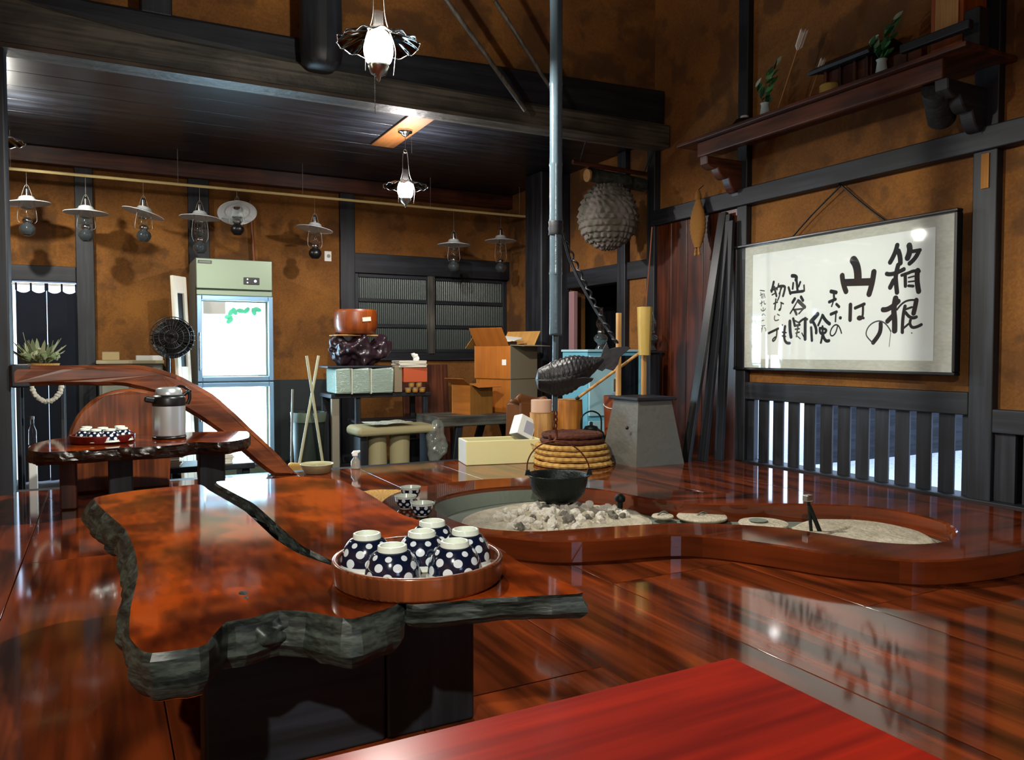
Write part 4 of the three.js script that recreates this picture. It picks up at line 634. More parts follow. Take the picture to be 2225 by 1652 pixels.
hangingLamp('white-shaded oil lamp on the bamboo pole, first from the left above the curtained doorway', -0.496, 1.945, 1.684, { tz: 0.08 });
hangingLamp('white-shaded oil lamp on the bamboo pole, second from the left before the doorway post', -0.09, 1.905, 1.665);
hangingLamp('oil lamp on the bamboo pole with strongly tilted white shade, third from the left', 0.332, 1.935, 1.69, { tz: -0.26 });
hangingLamp('white-shaded oil lamp on the bamboo pole, fourth from the left beside the refrigerator top', 0.77, 1.935, 1.62, { tz: -0.04 });
hangingLamp('oil lamp with shade tipped toward the room and black tank, above the refrigerator', 1.077, 2.0, 1.8, { tx: -0.52, dark: true });
hangingLamp('oil lamp with dark tank on the bamboo pole, beside the small wall plate', 1.758, 1.91, 1.63, { tz: -0.14, dark: true });
hangingLamp('white-shaded oil lamp before the ribbed window, left of two', 3.15, 1.855, 1.58);
hangingLamp('white-shaded oil lamp before the ribbed window, right of two', 3.68, 1.93, 1.595);
function litLamp(label, L, o = {}) {
  const t = thing('pendant_lamp', label, 'pendant lamp', L.at);
  const n = 96, R = 6, pos = [], idx = []; for (let i = 0; i <= R; i++) for (let j = 0; j < n; j++) { const s = i / R, a = j / n * 6.2832, sc = 1 + 0.022 * s * s * s * Math.cos(a * 14), r = lerp(0.045, 0.172, s) * sc; pos.push(Math.cos(a) * r, 0.028 * (1 - s * s) + 0.006 * s * s * s * Math.cos(a * 14) - 0.02 * s, Math.sin(a) * r); }
  for (let i = 0; i < R; i++) for (let j = 0; j < n; j++) { const a = i * n + j, b = i * n + (j + 1) % n; idx.push(a, b, a + n, b, b + n, a + n); }
  const g = new THREE.BufferGeometry(); g.setAttribute('position', new THREE.Float32BufferAttribute(pos, 3)); g.setIndex(idx); g.computeVertexNormals(); part('shade', g, M.smoke, t);
  part('shade_edge', tube(Array.from({ length: 84 }, (_, j) => { const a = j / 84 * 6.2832; return [Math.cos(a) * 0.172 * (1 + 0.022 * Math.cos(a * 14)), -0.02 + 0.006 * Math.cos(a * 14), Math.sin(a) * 0.172 * (1 + 0.022 * Math.cos(a * 14))]; }), 0.0022, { closed: true, n: 168, seg: 6 }), M.chrome, t);
  const glow = std({ color: 0xffffff, emissive: new THREE.Color().setRGB(...L.c), emissiveIntensity: 6 });
  part('lamp_globe', lathe(new THREE.SplineCurve([[0.001, 0.036], [0.034, 0.03], [0.054, 0.0], [0.062, -0.04], [0.058, -0.075], [0.044, -0.1], [0.001, -0.106]].map((p) => new THREE.Vector2(...p))).getPoints(28).map((p) => [Math.max(p.x, 1e-4), p.y]).reverse(), 36), glow, t);
  part('chimney', lathe([[0.03, 0.03], [0.022, 0.06], [0.02, 0.11], [0.022, 0.115]], 24), M.glass, t);
  for (const s of [-1, 1]) part('cage_wire', tube([[s * 0.012, 0.25, 0], [s * 0.022, 0.2, 0], [s * 0.03, 0.08, 0.01], [s * 0.066, -0.03, 0.02], [s * 0.064, -0.1, 0.02], [s * 0.062, -0.145, 0.012]], 0.0018, { n: 36, seg: 6 }), M.wire, t);
  part('burner', lathe([[0.001, -0.178], [0.008, -0.17], [0.01, -0.155], [0.034, -0.142], [0.044, -0.118], [0.046, -0.108], [0.001, -0.107]], 28), M.steel, t);
  part('top_hook', tube([[-0.014, 0.25, 0], [0, 0.266, 0], [0.014, 0.25, 0], [0, 0.24, 0]], 0.003, { closed: true, n: 24 }), M.wire, t);
  part('cord', rod([0, 0.262, 0], [0, o.top - L.at[1], 0], 0.0025, 8), M.wire, t);
  if (o.chain) part('pull_chain', mg(Array.from({ length: 26 }, (_, i) => new THREE.SphereGeometry(0.0026, 6, 5).translate(-0.02, -0.15 - i * 0.0066, 0.01))), M.wire, t);
  if (o.side) part('pull_chain', rod([0.045, 0.36, 0.02], [0.045, 0.24, 0.02], 0.0015, 6), M.wire, t);
  if (o.top < 3) part('canopy', lathe([[0.001, -0.052], [0.012, -0.05], [0.03, -0.036], [0.034, -0.026], [0.054, -0.02], [0.058, 0], [0.001, 0]].map((p) => [p[0], p[1] + o.top - L.at[1]]), 32), M.chrome, t);
  const p = new THREE.PointLight(new THREE.Color().setRGB(...L.c), L.cd, 0, 2); p.position.set(0, -0.004, 0); p.castShadow = true; p.shadow.radius = 1.6; p.shadow.mapSize.set(1024, 1024); t.add(p);
}
litLamp('lit pendant oil lamp with scalloped glass shade and pull chain, nearest of those in view', LAMPS[0], { top: 3.7, chain: true });
litLamp('lit pendant oil lamp under the low ceiling, in front of the tie beam\'s far side', LAMPS[1], { top: 2.472, side: true });
litLamp('lit pendant lamp at the far left, mostly hidden behind the post', LAMPS[2], { top: 2.49 });
litLamp('lit pendant lamp behind the viewer', LAMPS[3], { top: 3.7 });
{ const b = thing('ceiling_plate', 'bare wooden mounting board under the low ceiling above the farther lit lamp', 'board', [2.09, 2.472, -5.7]); part('plate', bx(-0.1, 0.1, 0, 0.018, -0.55, 0.5, { grain: 2 }), std({ map: T.pale, color: 0x9a8468, roughness: 0.6 }), b); }
// ---------------------------------------------------------------- refrigerator
{
  const t = thing('refrigerator', 'tall glass-door refrigerator glowing white, steel control panel on top', 'refrigerator', [1.02, -0.35, -7.0]);
  const W = 0.31, D = 0.6, steel = std({ color: 0x7d8a78, roughness: 0.42, metalness: 0.8 }), side = std({ color: 0x6f746c, roughness: 0.5, metalness: 0.5 });
  for (const s of [-1, 1]) part('side_panel', bx(s > 0 ? W - 0.02 : -W, s > 0 ? W : -W + 0.02, 0.06, 1.91, -D, 0), side, t);
  part('back_panel', bx(-W + 0.02, W - 0.02, 0.06, 1.91, -D, -D + 0.02), side, t); part('base', bx(-W, W, 0.06, 0.14, -D + 0.02, 0), steel, t); part('top_panel', bx(-W + 0.02, W - 0.02, 1.64, 1.91, -D + 0.02, -0.004), side, t);
  const cp = part('control_panel', bx(-W, W, 1.652, 1.91, -0.004, 0.022, { r: 0.008 }), steel, t);
  part('logo_plate', bx(-0.295, -0.185, 1.862, 1.89, 0.022, 0.026), M.black, cp); part('logo_inlay', bx(-0.285, -0.195, 1.868, 1.884, 0.026, 0.0275, { r: 0.001 }), side, cp);
  part('controller', bx(0.07, 0.2, 1.7, 1.76, 0.022, 0.03), M.black, cp);
  const led = std({ color: 0xffffff, emissive: 0xcfe8ff, emissiveIntensity: 1.5 });
  for (const [x, y, r] of [[0.165, 1.73, 0.011], [0.1, 1.745, 0.006], [0.1, 1.716, 0.006]]) part('indicator', mv(cyl(r, r, 0.004, 16), [x, y, 0.03], [Math.PI / 2, 0, 0]), led, cp);
  part('vent_strip', bx(-W, W, 1.6, 1.645, -0.004, 0.014), steel, t);
  part('mullion', bx(-W + 0.02, W - 0.02, 0.845, 0.885, -0.08, 0), steel, t);
  const glowM = std({ color: 0xffffff, emissive: new THREE.Color().setRGB(0.7, 0.94, 1.0), emissiveIntensity: FRIDGE_GLOW }), blueEdge = std({ color: 0x8fb6d8, roughness: 0.3, metalness: 0.5 });
  for (const [y0, y1] of [[0.14, 0.86], [0.87, 1.598]]) {
    const d = new THREE.Group(); d.name = 'door'; t.add(d);
    part('door_frame', mg([bx(-W, -W + 0.04, y0, y1, 0.002, 0.04), bx(W - 0.04, W, y0, y1, 0.002, 0.04), bx(-W + 0.04, W - 0.04, y0, y0 + 0.04, 0.002, 0.04), bx(-W + 0.04, W - 0.04, y1 - 0.04, y1, 0.002, 0.04)]), blueEdge, d);
    part('glass_pane', bx(-W + 0.04, W - 0.04, y0 + 0.04, y1 - 0.04, 0.018, 0.022, { plain: true }), M.glass, d);
    part('handle', tube([[-W + 0.018, y0 + (y0 > 0.5 ? 0.1 : 0.4), 0.042], [-W + 0.016, y0 + (y0 > 0.5 ? 0.13 : 0.43), 0.062], [-W + 0.016, y0 + (y0 > 0.5 ? 0.38 : 0.6), 0.062], [-W + 0.018, y0 + (y0 > 0.5 ? 0.41 : 0.63), 0.042]], 0.008, { tension: 0.1 }), M.chrome, d);
    part('lit_panel', bx(-W + 0.05, W - 0.05, y0 + 0.05, y1 - 0.05, -0.06, -0.05, { plain: true }), glowM, t);
    const l = new THREE.RectAreaLight(new THREE.Color().setRGB(0.45, 0.76, 1.0), FRIDGE_LIGHT, 2 * W - 0.12, y1 - y0 - 0.12); l.position.set(0, (y0 + y1) / 2, -0.045); l.lookAt(0 + 0, (y0 + y1) / 2, 5); l.rotation.set(0, Math.PI, 0); t.add(l);
  }
  part('sticker', bx(-0.26, -0.08, 1.44, 1.545, 0.023, 0.0245, { plain: true }), std({ color: 0xb9bcb4, roughness: 0.6 }), t);
  part('hanging_leaves', mg([[-0.05, 1.42], [-0.03, 1.46], [0, 1.47], [0.05, 1.475], [0.1, 1.48], [0.16, 1.47], [0.19, 1.49], [-0.04, 1.39]].map(([x, y], i) => mv(new THREE.SphereGeometry(0.03, 10, 8).scale(1.2, 0.7, 0.2), [x, y, -0.03], [0, 0, i]))), std({ color: 0x2f8a5a, roughness: 0.5 }), t);
  for (const x of [-0.27, 0.27]) for (const z of [-0.55, -0.04]) part('foot', cyl(0.02, 0.025, 0.06, 14).translate(x, 0, z), M.black, t);
}
{ // white door panel leaning, fan, counter, plate
  const t = thing('screen_door', 'narrow white framed door leaning upright beside the refrigerator', 'door', [0.615, -0.35, -6.86], 0.9);
  part('panel_frame', mg([bx(-0.09, -0.04, 0, 1.74, 0, 0.03), bx(0.05, 0.09, 0, 1.74, 0, 0.03), bx(-0.04, 0.05, 1.6, 1.74, 0, 0.03), bx(-0.04, 0.05, 0, 1.0, 0, 0.03)]), M.paper, t, null, [-0.045, 0, 0]); part('slot_backing', bx(-0.04, 0.05, 1.0, 1.6, 0.005, 0.012, { plain: true }), M.dark, t, null, [-0.045, 0, 0]);
  const f = thing('electric_fan', 'black pedestal fan with round guard, left of the refrigerator', 'fan', [0.46, -0.35, -6.6], 0.5);
  const hd = new THREE.Group(); hd.name = 'fan_head'; hd.position.set(0, 1.23, 0.06); hd.rotation.set(-0.15, -0.75, 0); f.add(hd);
  part('guard', mg([...[0.05, 0.09, 0.13, 0.16].map((r) => new THREE.TorusGeometry(r, 0.0035, 6, 48).translate(0, 0, 0.05 * Math.sqrt(1 - (r / 0.17) ** 2))), ...Array.from({ length: 28 }, (_, i) => { const a = i / 28 * 6.283; return tube([[Math.cos(a) * 0.02, Math.sin(a) * 0.02, 0.05], [Math.cos(a) * 0.11, Math.sin(a) * 0.11, 0.04], [Math.cos(a) * 0.165, Math.sin(a) * 0.165, 0], [Math.cos(a) * 0.1, Math.sin(a) * 0.1, -0.045], [Math.cos(a) * 0.02, Math.sin(a) * 0.02, -0.05]], 0.002, { n: 14, seg: 4 }); })]), M.black, hd);
  for (let i = 0; i < 4; i++) part('blade', mv(ext([[0.01, -0.015], [0.07, -0.05], [0.135, -0.045], [0.145, 0.02], [0.09, 0.05], [0.01, 0.015]], 0.003, { bevel: 0.001 }), [0, 0, 0], [0.25, 0, i * 1.571]), M.black, hd);
  part('rear_cover', mv(lathe([[0.001, -0.03], [0.1, -0.02], [0.15, 0], [0.152, 0.004], [0.1, -0.014], [0.001, -0.024]], 40), [0, 0, -0.03], [Math.PI / 2, 0, 0]), M.black, hd);
  part('motor', mv(cyl(0.05, 0.06, 0.12, 24), [0, 0, -0.17], [Math.PI / 2, 0, 0]), M.black, hd);
  part('pole', cyl(0.014, 0.016, 1.16, 14).translate(0, 0.02, 0), M.black, f); part('base', lathe([[0.001, 0], [0.17, 0], [0.175, 0.012], [0.14, 0.03], [0.03, 0.05], [0.001, 0.05]], 40), M.black, f); part('neck', rod([0, 1.14, 0], [0, 1.22, 0.0], 0.022), M.black, f);
  const c = thing('counter', 'low pale counter against the back wall left of the refrigerator', 'counter', [0.26, -0.35, -7.38]); part('carcass', bx(-0.28, 0.2, 0, 1.02, -0.28, 0.2), std({ color: 0x6a6a5c, roughness: 0.6 }), c); part('worktop', bx(-0.3, 0.21, 1.02, 1.05, -0.3, 0.22), std({ color: 0x9a8f70, roughness: 0.5 }), c); for (const x of [-0.26, -0.02]) part('door', bx(x, x + 0.2, 0.08, 0.98, 0.2, 0.215), std({ color: 0x7c7f70, roughness: 0.5 }), c);
  const cbx = thing('carton', 'small cream carton on the left end of the pale counter', 'carton', [0.07, 0.7, -7.3]); part('carton', cb(0.13, 0.07, 0.12, { base: true }), std({ color: 0xa8946a, roughness: 0.8 }), cbx); part('flap', cb(0.13, 0.003, 0.06).translate(0, 0.072, 0.03), M.cardpaleshade, cbx);
  const tr = thing('white_tray', 'white shallow tray on the pale counter behind the fan', 'tray', [0.36, 0.7, -7.28]); part('base', bx(-0.1, 0.1, 0, 0.008, -0.1, 0.1), M.white, tr); part('lip', mg([bx(-0.1, 0.1, 0.008, 0.04, 0.09, 0.1), bx(-0.1, 0.1, 0.008, 0.04, -0.1, -0.09), bx(-0.1, -0.09, 0.008, 0.04, -0.09, 0.09), bx(0.09, 0.1, 0.008, 0.04, -0.09, 0.09)]), M.white, tr);
  const p = thing('wall_plate', 'small cream socket plate on the plaster beside the post', 'socket', [2.005, 1.67, -7.7]); part('plate', cb(0.07, 0.1, 0.012, { base: true }).translate(0, 0, 0.006), M.white, p); part('socket', mv(cyl(0.018, 0.018, 0.006, 20), [0.006, 0.052, 0.01], [Math.PI / 2, 0, 0]), std({ color: 0x9a9488 }), p);
}
{ // curtain in the doorway
  const t = thing('door_curtain', 'navy split door curtain with scalloped top loops in the back doorway', 'curtain', [-0.415, 0, -7.72]);
  part('curtain_rod', rod([-0.245, 1.345, 0], [0.235, 1.345, 0], 0.009), M.white, t);
  for (let k = 0; k < 2; k++) { const w = 0.222, pos = [], idx = [], nx = 40, ny = 30; for (let j = 0; j <= ny; j++) for (let i = 0; i <= nx; i++) { const u = i / nx, top = 1.305 - 0.034 * Math.pow(Math.abs(Math.sin(u * Math.PI * 2)), 0.6), y = lerp(-0.335, top, j / ny); pos.push(-0.212 + k * (w + 0.004) + u * w, y, 0.012 * Math.sin(u * 11 + k) * (1 - j / ny) + 0.0); } for (let j = 0; j < ny; j++) for (let i = 0; i < nx; i++) { const a = j * (nx + 1) + i; idx.push(a, a + 1, a + nx + 1, a + 1, a + nx + 2, a + nx + 1); }
    const g = new THREE.BufferGeometry(); g.setAttribute('position', new THREE.Float32BufferAttribute(pos, 3)); g.setIndex(idx); g.computeVertexNormals(); const cl = part('cloth', g, M.navy, t); M.navy.side = THREE.DoubleSide;
    for (const u of [0.02, 0.5, 0.98]) part('loop', bx(-0.2145 + k * (w + 0.004) + u * w - 0.006, -0.2145 + k * (w + 0.004) + u * w + 0.01, 1.29, 1.356, -0.011, 0.011), M.navy, cl); }
}
{ // dried flowers on a stand, garland below
  const t = thing('plant_stand', 'tall narrow plant stand in front of the curtained doorway', 'stand', [-0.36, -0.35, -5.9]); part('stand_top', bx(-0.14, 0.16, 0.94, 0.965, -0.13, 0.13), M.dark, t); for (const [x, z] of [[-0.12, -0.11], [0.12, -0.11], [-0.12, 0.09], [0.12, 0.09]]) part('leg', bx(x, x + 0.025, 0, 0.94, z, z + 0.025), M.dark, t);
  const f = thing('dried_flowers', 'basket of pale dried flowers and pointed leaves before the navy curtain', 'flowers', [-0.36, 0.616, -5.9]);
  part('basket', uvs(lathe([[0.001, 0], [0.09, 0], [0.12, 0.08], [0.114, 0.08], [0.085, 0.008], [0.001, 0.008]], 28), 1, 0.3), M.straw, f);
  const lf = (() => { const q = ext([[0, 0], [0.014, 0.05], [0.008, 0.11], [0, 0.14], [-0.008, 0.11], [-0.014, 0.05]], 0.002, { bevel: 0 }); return q; })(), lm = [0x8e9a72, 0x6d7a52, 0xa8ac88].map((c) => std({ color: c, roughness: 0.8 }));
  for (let i = 0; i < 34; i++) { const a = i * 2.4, e = rr(0.15, 1.25); const m = part('leaf', lf, lm[i % 3], f, [Math.cos(a) * 0.05, 0.07 + rr(0, 0.05), Math.sin(a) * 0.05]); m.rotation.set(0, -a + Math.PI / 2, 0); m.rotateX(e); m.scale.setScalar(rr(0.8, 1.25)); }
  const ros = lump(new THREE.IcosahedronGeometry(0.026, 3), 0.02, 70, 2); for (let i = 0; i < 16; i++) { const a = i * 2.4, r = Math.sqrt(i / 16) * 0.11; part('flower', ros, lm[(i + 2) % 3], f, [Math.cos(a) * r, 0.12 + 0.03 * (1 - r / 0.11), Math.sin(a) * r * 0.8 + 0.03], [i, i * 2, 0]); }
  const w = thing('garland', 'ring of pale knotted cord hanging below the dried flowers', 'garland', [-0.31, 0.585, -5.745]); const g = []; for (let i = 0; i < 22; i++) { const a = i / 21 * Math.PI * 1.15 + Math.PI * 0.92; g.push(mv(lump(new THREE.IcosahedronGeometry(0.016, 2), 0.008, 60, i), [Math.cos(a) * 0.085, Math.sin(a) * 0.13, 0], [i, i, 0])); } part('knot_ring', mg(g), M.paper, w); part('ring_cord', tube(Array.from({ length: 14 }, (_, i) => { const a = i / 13 * Math.PI * 1.15 + Math.PI * 0.92; return [Math.cos(a) * 0.085, Math.sin(a) * 0.13, 0]; }), 0.006), M.paper, w);
  const pl = thing('white_plinth', 'slim white plinth at the far left under the end of the slab table', 'plinth', [-0.37, -0.35, -5.4]); part('column', bx(-0.022, 0.022, 0, 0.56, -0.022, 0.022), M.white, pl); part('foot', bx(-0.05, 0.05, 0, 0.02, -0.05, 0.05), M.white, pl);
  const bo = thing('glass_bottle', 'small clear bottle standing on the slim white plinth', 'bottle', [-0.37, 0.212, -5.4]); part('bottle_glass', lathe([[0.001, 0], [0.02, 0], [0.022, 0.01], [0.021, 0.09], [0.01, 0.12], [0.009, 0.16]], 24), M.glass, bo); part('cap', cyl(0.011, 0.011, 0.018, 16).translate(0, 0.158, 0), M.steel, bo);
  const b = thing('low_bench', 'dark low shoe bench on the lower floor behind the log rail', 'bench', [0.55, -0.35, -5.6]); part('seat', bx(-0.5, 0.36, 0.33, 0.37, -0.15, 0.15), M.dark, b); for (const x of [-0.46, 0.28]) part('leg', bx(x, x + 0.05, 0, 0.33, -0.13, 0.13), M.dark, b);
  for (const [x, l] of [[0.36, 'folded newspapers on the shoe bench, left of two piles'], [0.68, 'folded newspapers on the shoe bench, right of two piles under the log']]) { const n = thing('newspaper_pile', l, 'newspapers', [x, 0.02, -5.56], rr(-0.2, 0.2)); for (let i = 0; i < 5; i++) part('newspaper', mv(cb(0.2, 0.012, 0.17, { r: 0.004 }), [rr(-0.01, 0.01), 0.006 + i * 0.0125, rr(-0.01, 0.01)], [0, rr(-0.1, 0.1), 0]), M.paper, n); }
  const a = thing('vacuum_flask', 'steel and black pump flask standing on the far slab table', 'flask', [0.3, 0.331, -4.3]);
  part('body', lathe([[0.001, 0.012], [0.074, 0.012], [0.078, 0.02], [0.078, 0.165], [0.075, 0.172]], 48), std({ color: 0xccd4d8, roughness: 0.28, metalness: 0.7 }), a); part('base_ring', lathe([[0.001, 0], [0.079, 0], [0.081, 0.006], [0.079, 0.014], [0.001, 0.014]], 40), M.black, a); part('shoulder', lathe([[0.078, 0.166], [0.08, 0.175], [0.078, 0.205], [0.07, 0.222], [0.001, 0.222]], 40), M.black, a); part('pump_lid', lathe([[0.062, 0.22], [0.064, 0.225], [0.06, 0.252], [0.04, 0.26], [0.001, 0.261]], 40), std({ color: 0xccd4d8, roughness: 0.28, metalness: 0.7 }), a); part('spout', mv(cb(0.05, 0.03, 0.036, { r: 0.01 }), [-0.09, 0.2, 0.03], [0, 0, -0.2]), M.black, a); part('handle', tube([[0.07, 0.215, -0.02], [0.095, 0.235, -0.02], [0.1, 0.2, -0.02], [0.088, 0.17, -0.02]], 0.009), M.black, a); part('handle', tube([[0.0, 0.235, -0.07], [0.06, 0.262, -0.06], [0.105, 0.235, -0.02]], 0.007), M.black, a);
  makeTray('small red-brown round tray of tea bowls on the far slab table', [0.0, 0.331, -4.28], std({ map: T.red, color: 0xb09080, roughness: 0.3 })); 
  scene.children[scene.children.length - 1].scale.set(0.92, 0.9, 0.92);
  [[-0.075, -4.25], [-0.03, -4.19], [0.03, -4.18], [0.085, -4.23], [0.075, -4.33], [0.0, -4.28], [-0.07, -4.36]].forEach(([x, z], i) => up(x, z, 0.34, ['leftmost upturned tea bowl on the red-brown tray of the far table', 'upturned tea bowl on the far tray, front row left of centre', 'upturned tea bowl on the far tray, front row right of centre', 'rightmost front upturned tea bowl on the far tray', 'upturned tea bowl on the far tray, back row right', 'upturned tea bowl on the far tray, in the middle of the others', 'upturned tea bowl on the far tray, back row left'][i], 'tea bowls on the far tray', i * 0.9));
}
// ---------------------------------------------------------------- clutter on the lower floor
{
  const b = thing('work_bench', 'tall dark work bench with shelf, loaded with wrapped goods', 'bench', [2.13, -0.35, -6.62]);
  part('bench_top', bx(-0.44, 0.46, 0.73, 0.765, -0.2, 0.2), M.dark, b); part('lower_shelf', bx(-0.2, 0.44, 0.5, 0.525, -0.17, 0.17), M.dark, b);
  for (const [x, z] of [[-0.43, 0.14], [-0.43, -0.18], [0.39, 0.14], [0.39, -0.18], [-0.22, 0.12]]) part('leg', bx(x, x + (x < -0.4 ? 0.065 : 0.045), 0, 0.73, z, z + 0.045), x < -0.4 && z > 0 ? std({ color: 0x8a8270, roughness: 0.7 }) : M.dark, b);
  const p = thing('plastic_parcel', 'clear plastic parcel of silvery trays on the work bench', 'parcel', [1.97, 0.416, -6.5]);
  const film = phy({ color: 0xa8bcb0, roughness: 0.16, metalness: 0.25, bumpMap: T.bark, bumpScale: 0.03 }); for (const [x0, x1] of [[-0.26, -0.125], [-0.12, 0.04], [0.045, 0.25]]) part('tray_bundle', lump(new RoundedBoxGeometry(x1 - x0, 0.215, 0.3, 8, 0.02), 0.02, 26, 3).translate((x0 + x1) / 2, 0.11, 0), film, p); for (const x of [-0.125, 0.04]) part('divider', bx(x, x + 0.008, 0, 0.215, -0.15, 0.158), M.paper, p);
  const bd = thing('burl_board', 'thin board laid over the plastic parcel', 'board', [1.93, 0.637, -6.52]); part('board', cb(0.56, 0.016, 0.3, { base: true }), M.dark, bd);
  const bu = thing('root_burl', 'dark twisted root carving on the board above the parcel', 'carving', [1.97, 0.653, -6.52]); part('root', lump(new THREE.IcosahedronGeometry(0.13, 24).scale(2.0, 0.92, 0.9), 0.14, 11, 5).translate(0, 0.135, 0), std({ color: 0x2b1c24, roughness: 0.28, bumpMap: T.bark, bumpScale: 0.01 }), bu); part('pale_chip', mv(cb(0.03, 0.06, 0.01), [-0.03, 0.2, 0.13], [0, 0, 0.3]), M.paper, bu);
  const bo = thing('wooden_tub', 'orange-brown turned wooden tub on top of the root carving', 'tub', [1.935, 0.905, -6.52]); part('tub', uvs(lathe([[0.001, 0.012], [0.14, 0.012], [0.165, 0.03], [0.182, 0.08], [0.184, 0.14], [0.178, 0.2], [0.172, 0.225], [0.163, 0.225], [0.168, 0.16], [0.165, 0.1], [0.13, 0.03], [0.001, 0.026]], 56), 1, 0.5), phy({ map: T.pale, color: 0xc07c3c, roughness: 0.4, clearcoat: 0.4 }), bo); part('foot_board', bx(-0.2, 0.16, 0, 0.012, -0.12, 0.12), M.pale, bo); part('tag', mv(cb(0.08, 0.035, 0.004), [0.04, 0.14, 0.182], [0, 0.2, 0.1]), M.paper, bo);
  const bx1 = thing('stacked_paper_box', 'orange-red box under newspapers at the right of the work bench', 'box', [2.43, 0.505, -6.5]); part('box', cb(0.22, 0.13, 0.22, { base: true }), std({ color: 0xc0562e, roughness: 0.7 }), bx1); for (let i = 0; i < 4; i++) part('newspaper', mv(cb(0.25, 0.014, 0.24, { r: 0.004 }), [-0.02, 0.138 + i * 0.0145, 0], [0, rr(-0.1, 0.1), 0]), M.paper, bx1); part('crumpled_tissue', mv(lump(new THREE.IcosahedronGeometry(0.03, 4).scale(1, 1.2, 1), 0.04, 40, 3), [0.03, 0.215, 0.03]), M.white, bx1); part('side_card', bx(-0.19, -0.12, -0.085, 0.14, -0.1, 0.1), M.cardpaleshade, bx1);
  [[2.37, 0.414], [2.435, 0.414], [2.5, 0.414], [2.4, 0.458], [2.47, 0.458]].forEach(([x, y], i) => { const q = thing('paper_cup', ['small tan tub under the orange box, bottom row left', 'small tan tub under the orange box, bottom row middle', 'small tan tub under the orange box, bottom row right', 'small tan tub under the orange box, upper row left', 'small tan tub under the orange box, upper row right'][i], 'tub', [x, y + 0.001, -6.42], 0, 'small tubs under the orange box'); part('tub', lathe([[0.001, 0], [0.024, 0], [0.028, 0.04], [0.001, 0.042]], 24), M.card, q); part('lid', lathe([[0.03, 0.036], [0.03, 0.0425], [0.001, 0.0435]], 24), M.cardpaleshade, q); });
  const l = thing('log_bench', 'rustic bench on two thick pale logs covered with newspapers', 'bench', [2.08, -0.35, -6.0]); for (const [x, w] of [[-0.13, 0.075], [0.06, 0.082]]) part('log_leg', uvs(lump(new THREE.CylinderGeometry(w, w, 0.45, 28, 4).translate(x, 0.225, 0), 0.008, 14, 4), 1, 0.5), M.creamwood, l); part('seat_slab', uvs(lump(new RoundedBoxGeometry(0.66, 0.07, 0.34, 6, 0.03), 0.02, 12, 3), 0, 0.6).translate(0, 0.495, 0), M.creamwood, l); part('side_support', bx(-0.3, -0.24, 0, 0.45, -0.1, 0.1), M.dark, l); part('side_support', bx(0.27, 0.32, 0, 0.45, -0.1, 0.1), M.dark, l);
  const nw = thing('newspaper', 'printed newspaper spread on the rustic log bench', 'newspaper', [2.02, 0.193, -5.95], 0.15); const nt = tex(256, 128, (u, v) => { const m = Math.floor(u * 5) === 2 || v > 0.8 ? 1 : hash(Math.floor(u * 120), Math.floor(v * 40), 3) > 0.55 && Math.floor(v * 40) % 2 ? 0 : 1; return m ? [206, 206, 188] : [90, 92, 88]; }); const ng = new THREE.PlaneGeometry(0.34, 0.24, 30, 20).rotateX(-Math.PI / 2); { const p2 = ng.attributes.position; for (let i = 0; i < p2.count; i++) p2.setY(i, 0.006 + 0.016 * n3(p2.getX(i) * 14, 1, p2.getZ(i) * 14)); ng.computeVertexNormals(); } part('sheet', ng, std({ map: nt, roughness: 0.9, side: THREE.DoubleSide }), nw);
  const pb = thing('plastic_bag', 'clear crumpled plastic bag hanging off the right end of the log bench', 'bag', [2.4, -0.12, -5.85]); part('film', lump(new THREE.IcosahedronGeometry(0.1, 10).scale(0.8, 1.7, 0.5), 0.04, 14, 6).translate(0, 0.16, 0), phy({ color: 0xe8ece4, roughness: 0.2, transmission: 0.85, thickness: 0, bumpMap: T.bark, bumpScale: 0.02 }), pb);
  const bb = thing('black_crate', 'black open crate on the lower floor under the log bench', 'crate', [2.42, -0.35, -6.28]); part('crate_wall', mg([bx(-0.16, 0.16, 0.02, 0.36, 0.1, 0.115), bx(-0.16, 0.16, 0.02, 0.36, -0.115, -0.1), bx(-0.16, -0.145, 0.02, 0.36, -0.1, 0.1), bx(0.145, 0.16, 0.02, 0.36, -0.1, 0.1)]), M.black, bb); part('crate_base', bx(-0.16, 0.16, 0, 0.02, -0.115, 0.115), M.black, bb);
  const b2 = thing('plank_bench', 'long dark plank bench carrying the cardboard boxes', 'bench', [2.99, -0.35, -6.12]); part('seat', uvs(lump(new RoundedBoxGeometry(1.14, 0.085, 0.5, 6, 0.012), 0.014, 9, 3), 0, 1).translate(0, 0.545, 0), M.beam, b2); for (const [x, z, r] of [[-0.42, 0.2, 0.12], [0.42, 0.2, -0.1], [-0.1, -0.2, 0.3], [0.4, -0.2, -0.3]]) part('leg', mv(cb(0.06, 0.52, 0.05, { base: true }), [x, 0, z], [0, 0, -r]), M.dark, b2);
  const carton = (label, x, y, z, w, h, d, ry, m2) => { const q = thing('cardboard_box', label, 'box', [x, y, z], ry); const tk = 0.006; part('front_wall', bx(-w / 2, w / 2, 0, h, d / 2 - tk, d / 2), m2 ?? M.cardpaleshade, q); part('back_wall', bx(-w / 2, w / 2, 0, h, -d / 2, -d / 2 + tk), M.card, q); part('side_wall', bx(-w / 2, -w / 2 + tk, 0, h, -d / 2 + tk, d / 2 - tk), litcard, q); part('side_wall', bx(w / 2 - tk, w / 2, 0, h, -d / 2 + tk, d / 2 - tk), M.card, q); part('base', bx(-w / 2 + tk, w / 2 - tk, 0, tk, -d / 2 + tk, d / 2 - tk), M.card, q); return q; };
  const litcard = std({ map: T.card, color: 0xf0c060, roughness: 0.8 });  // card with the lamplit tone of the left box faces in its colour
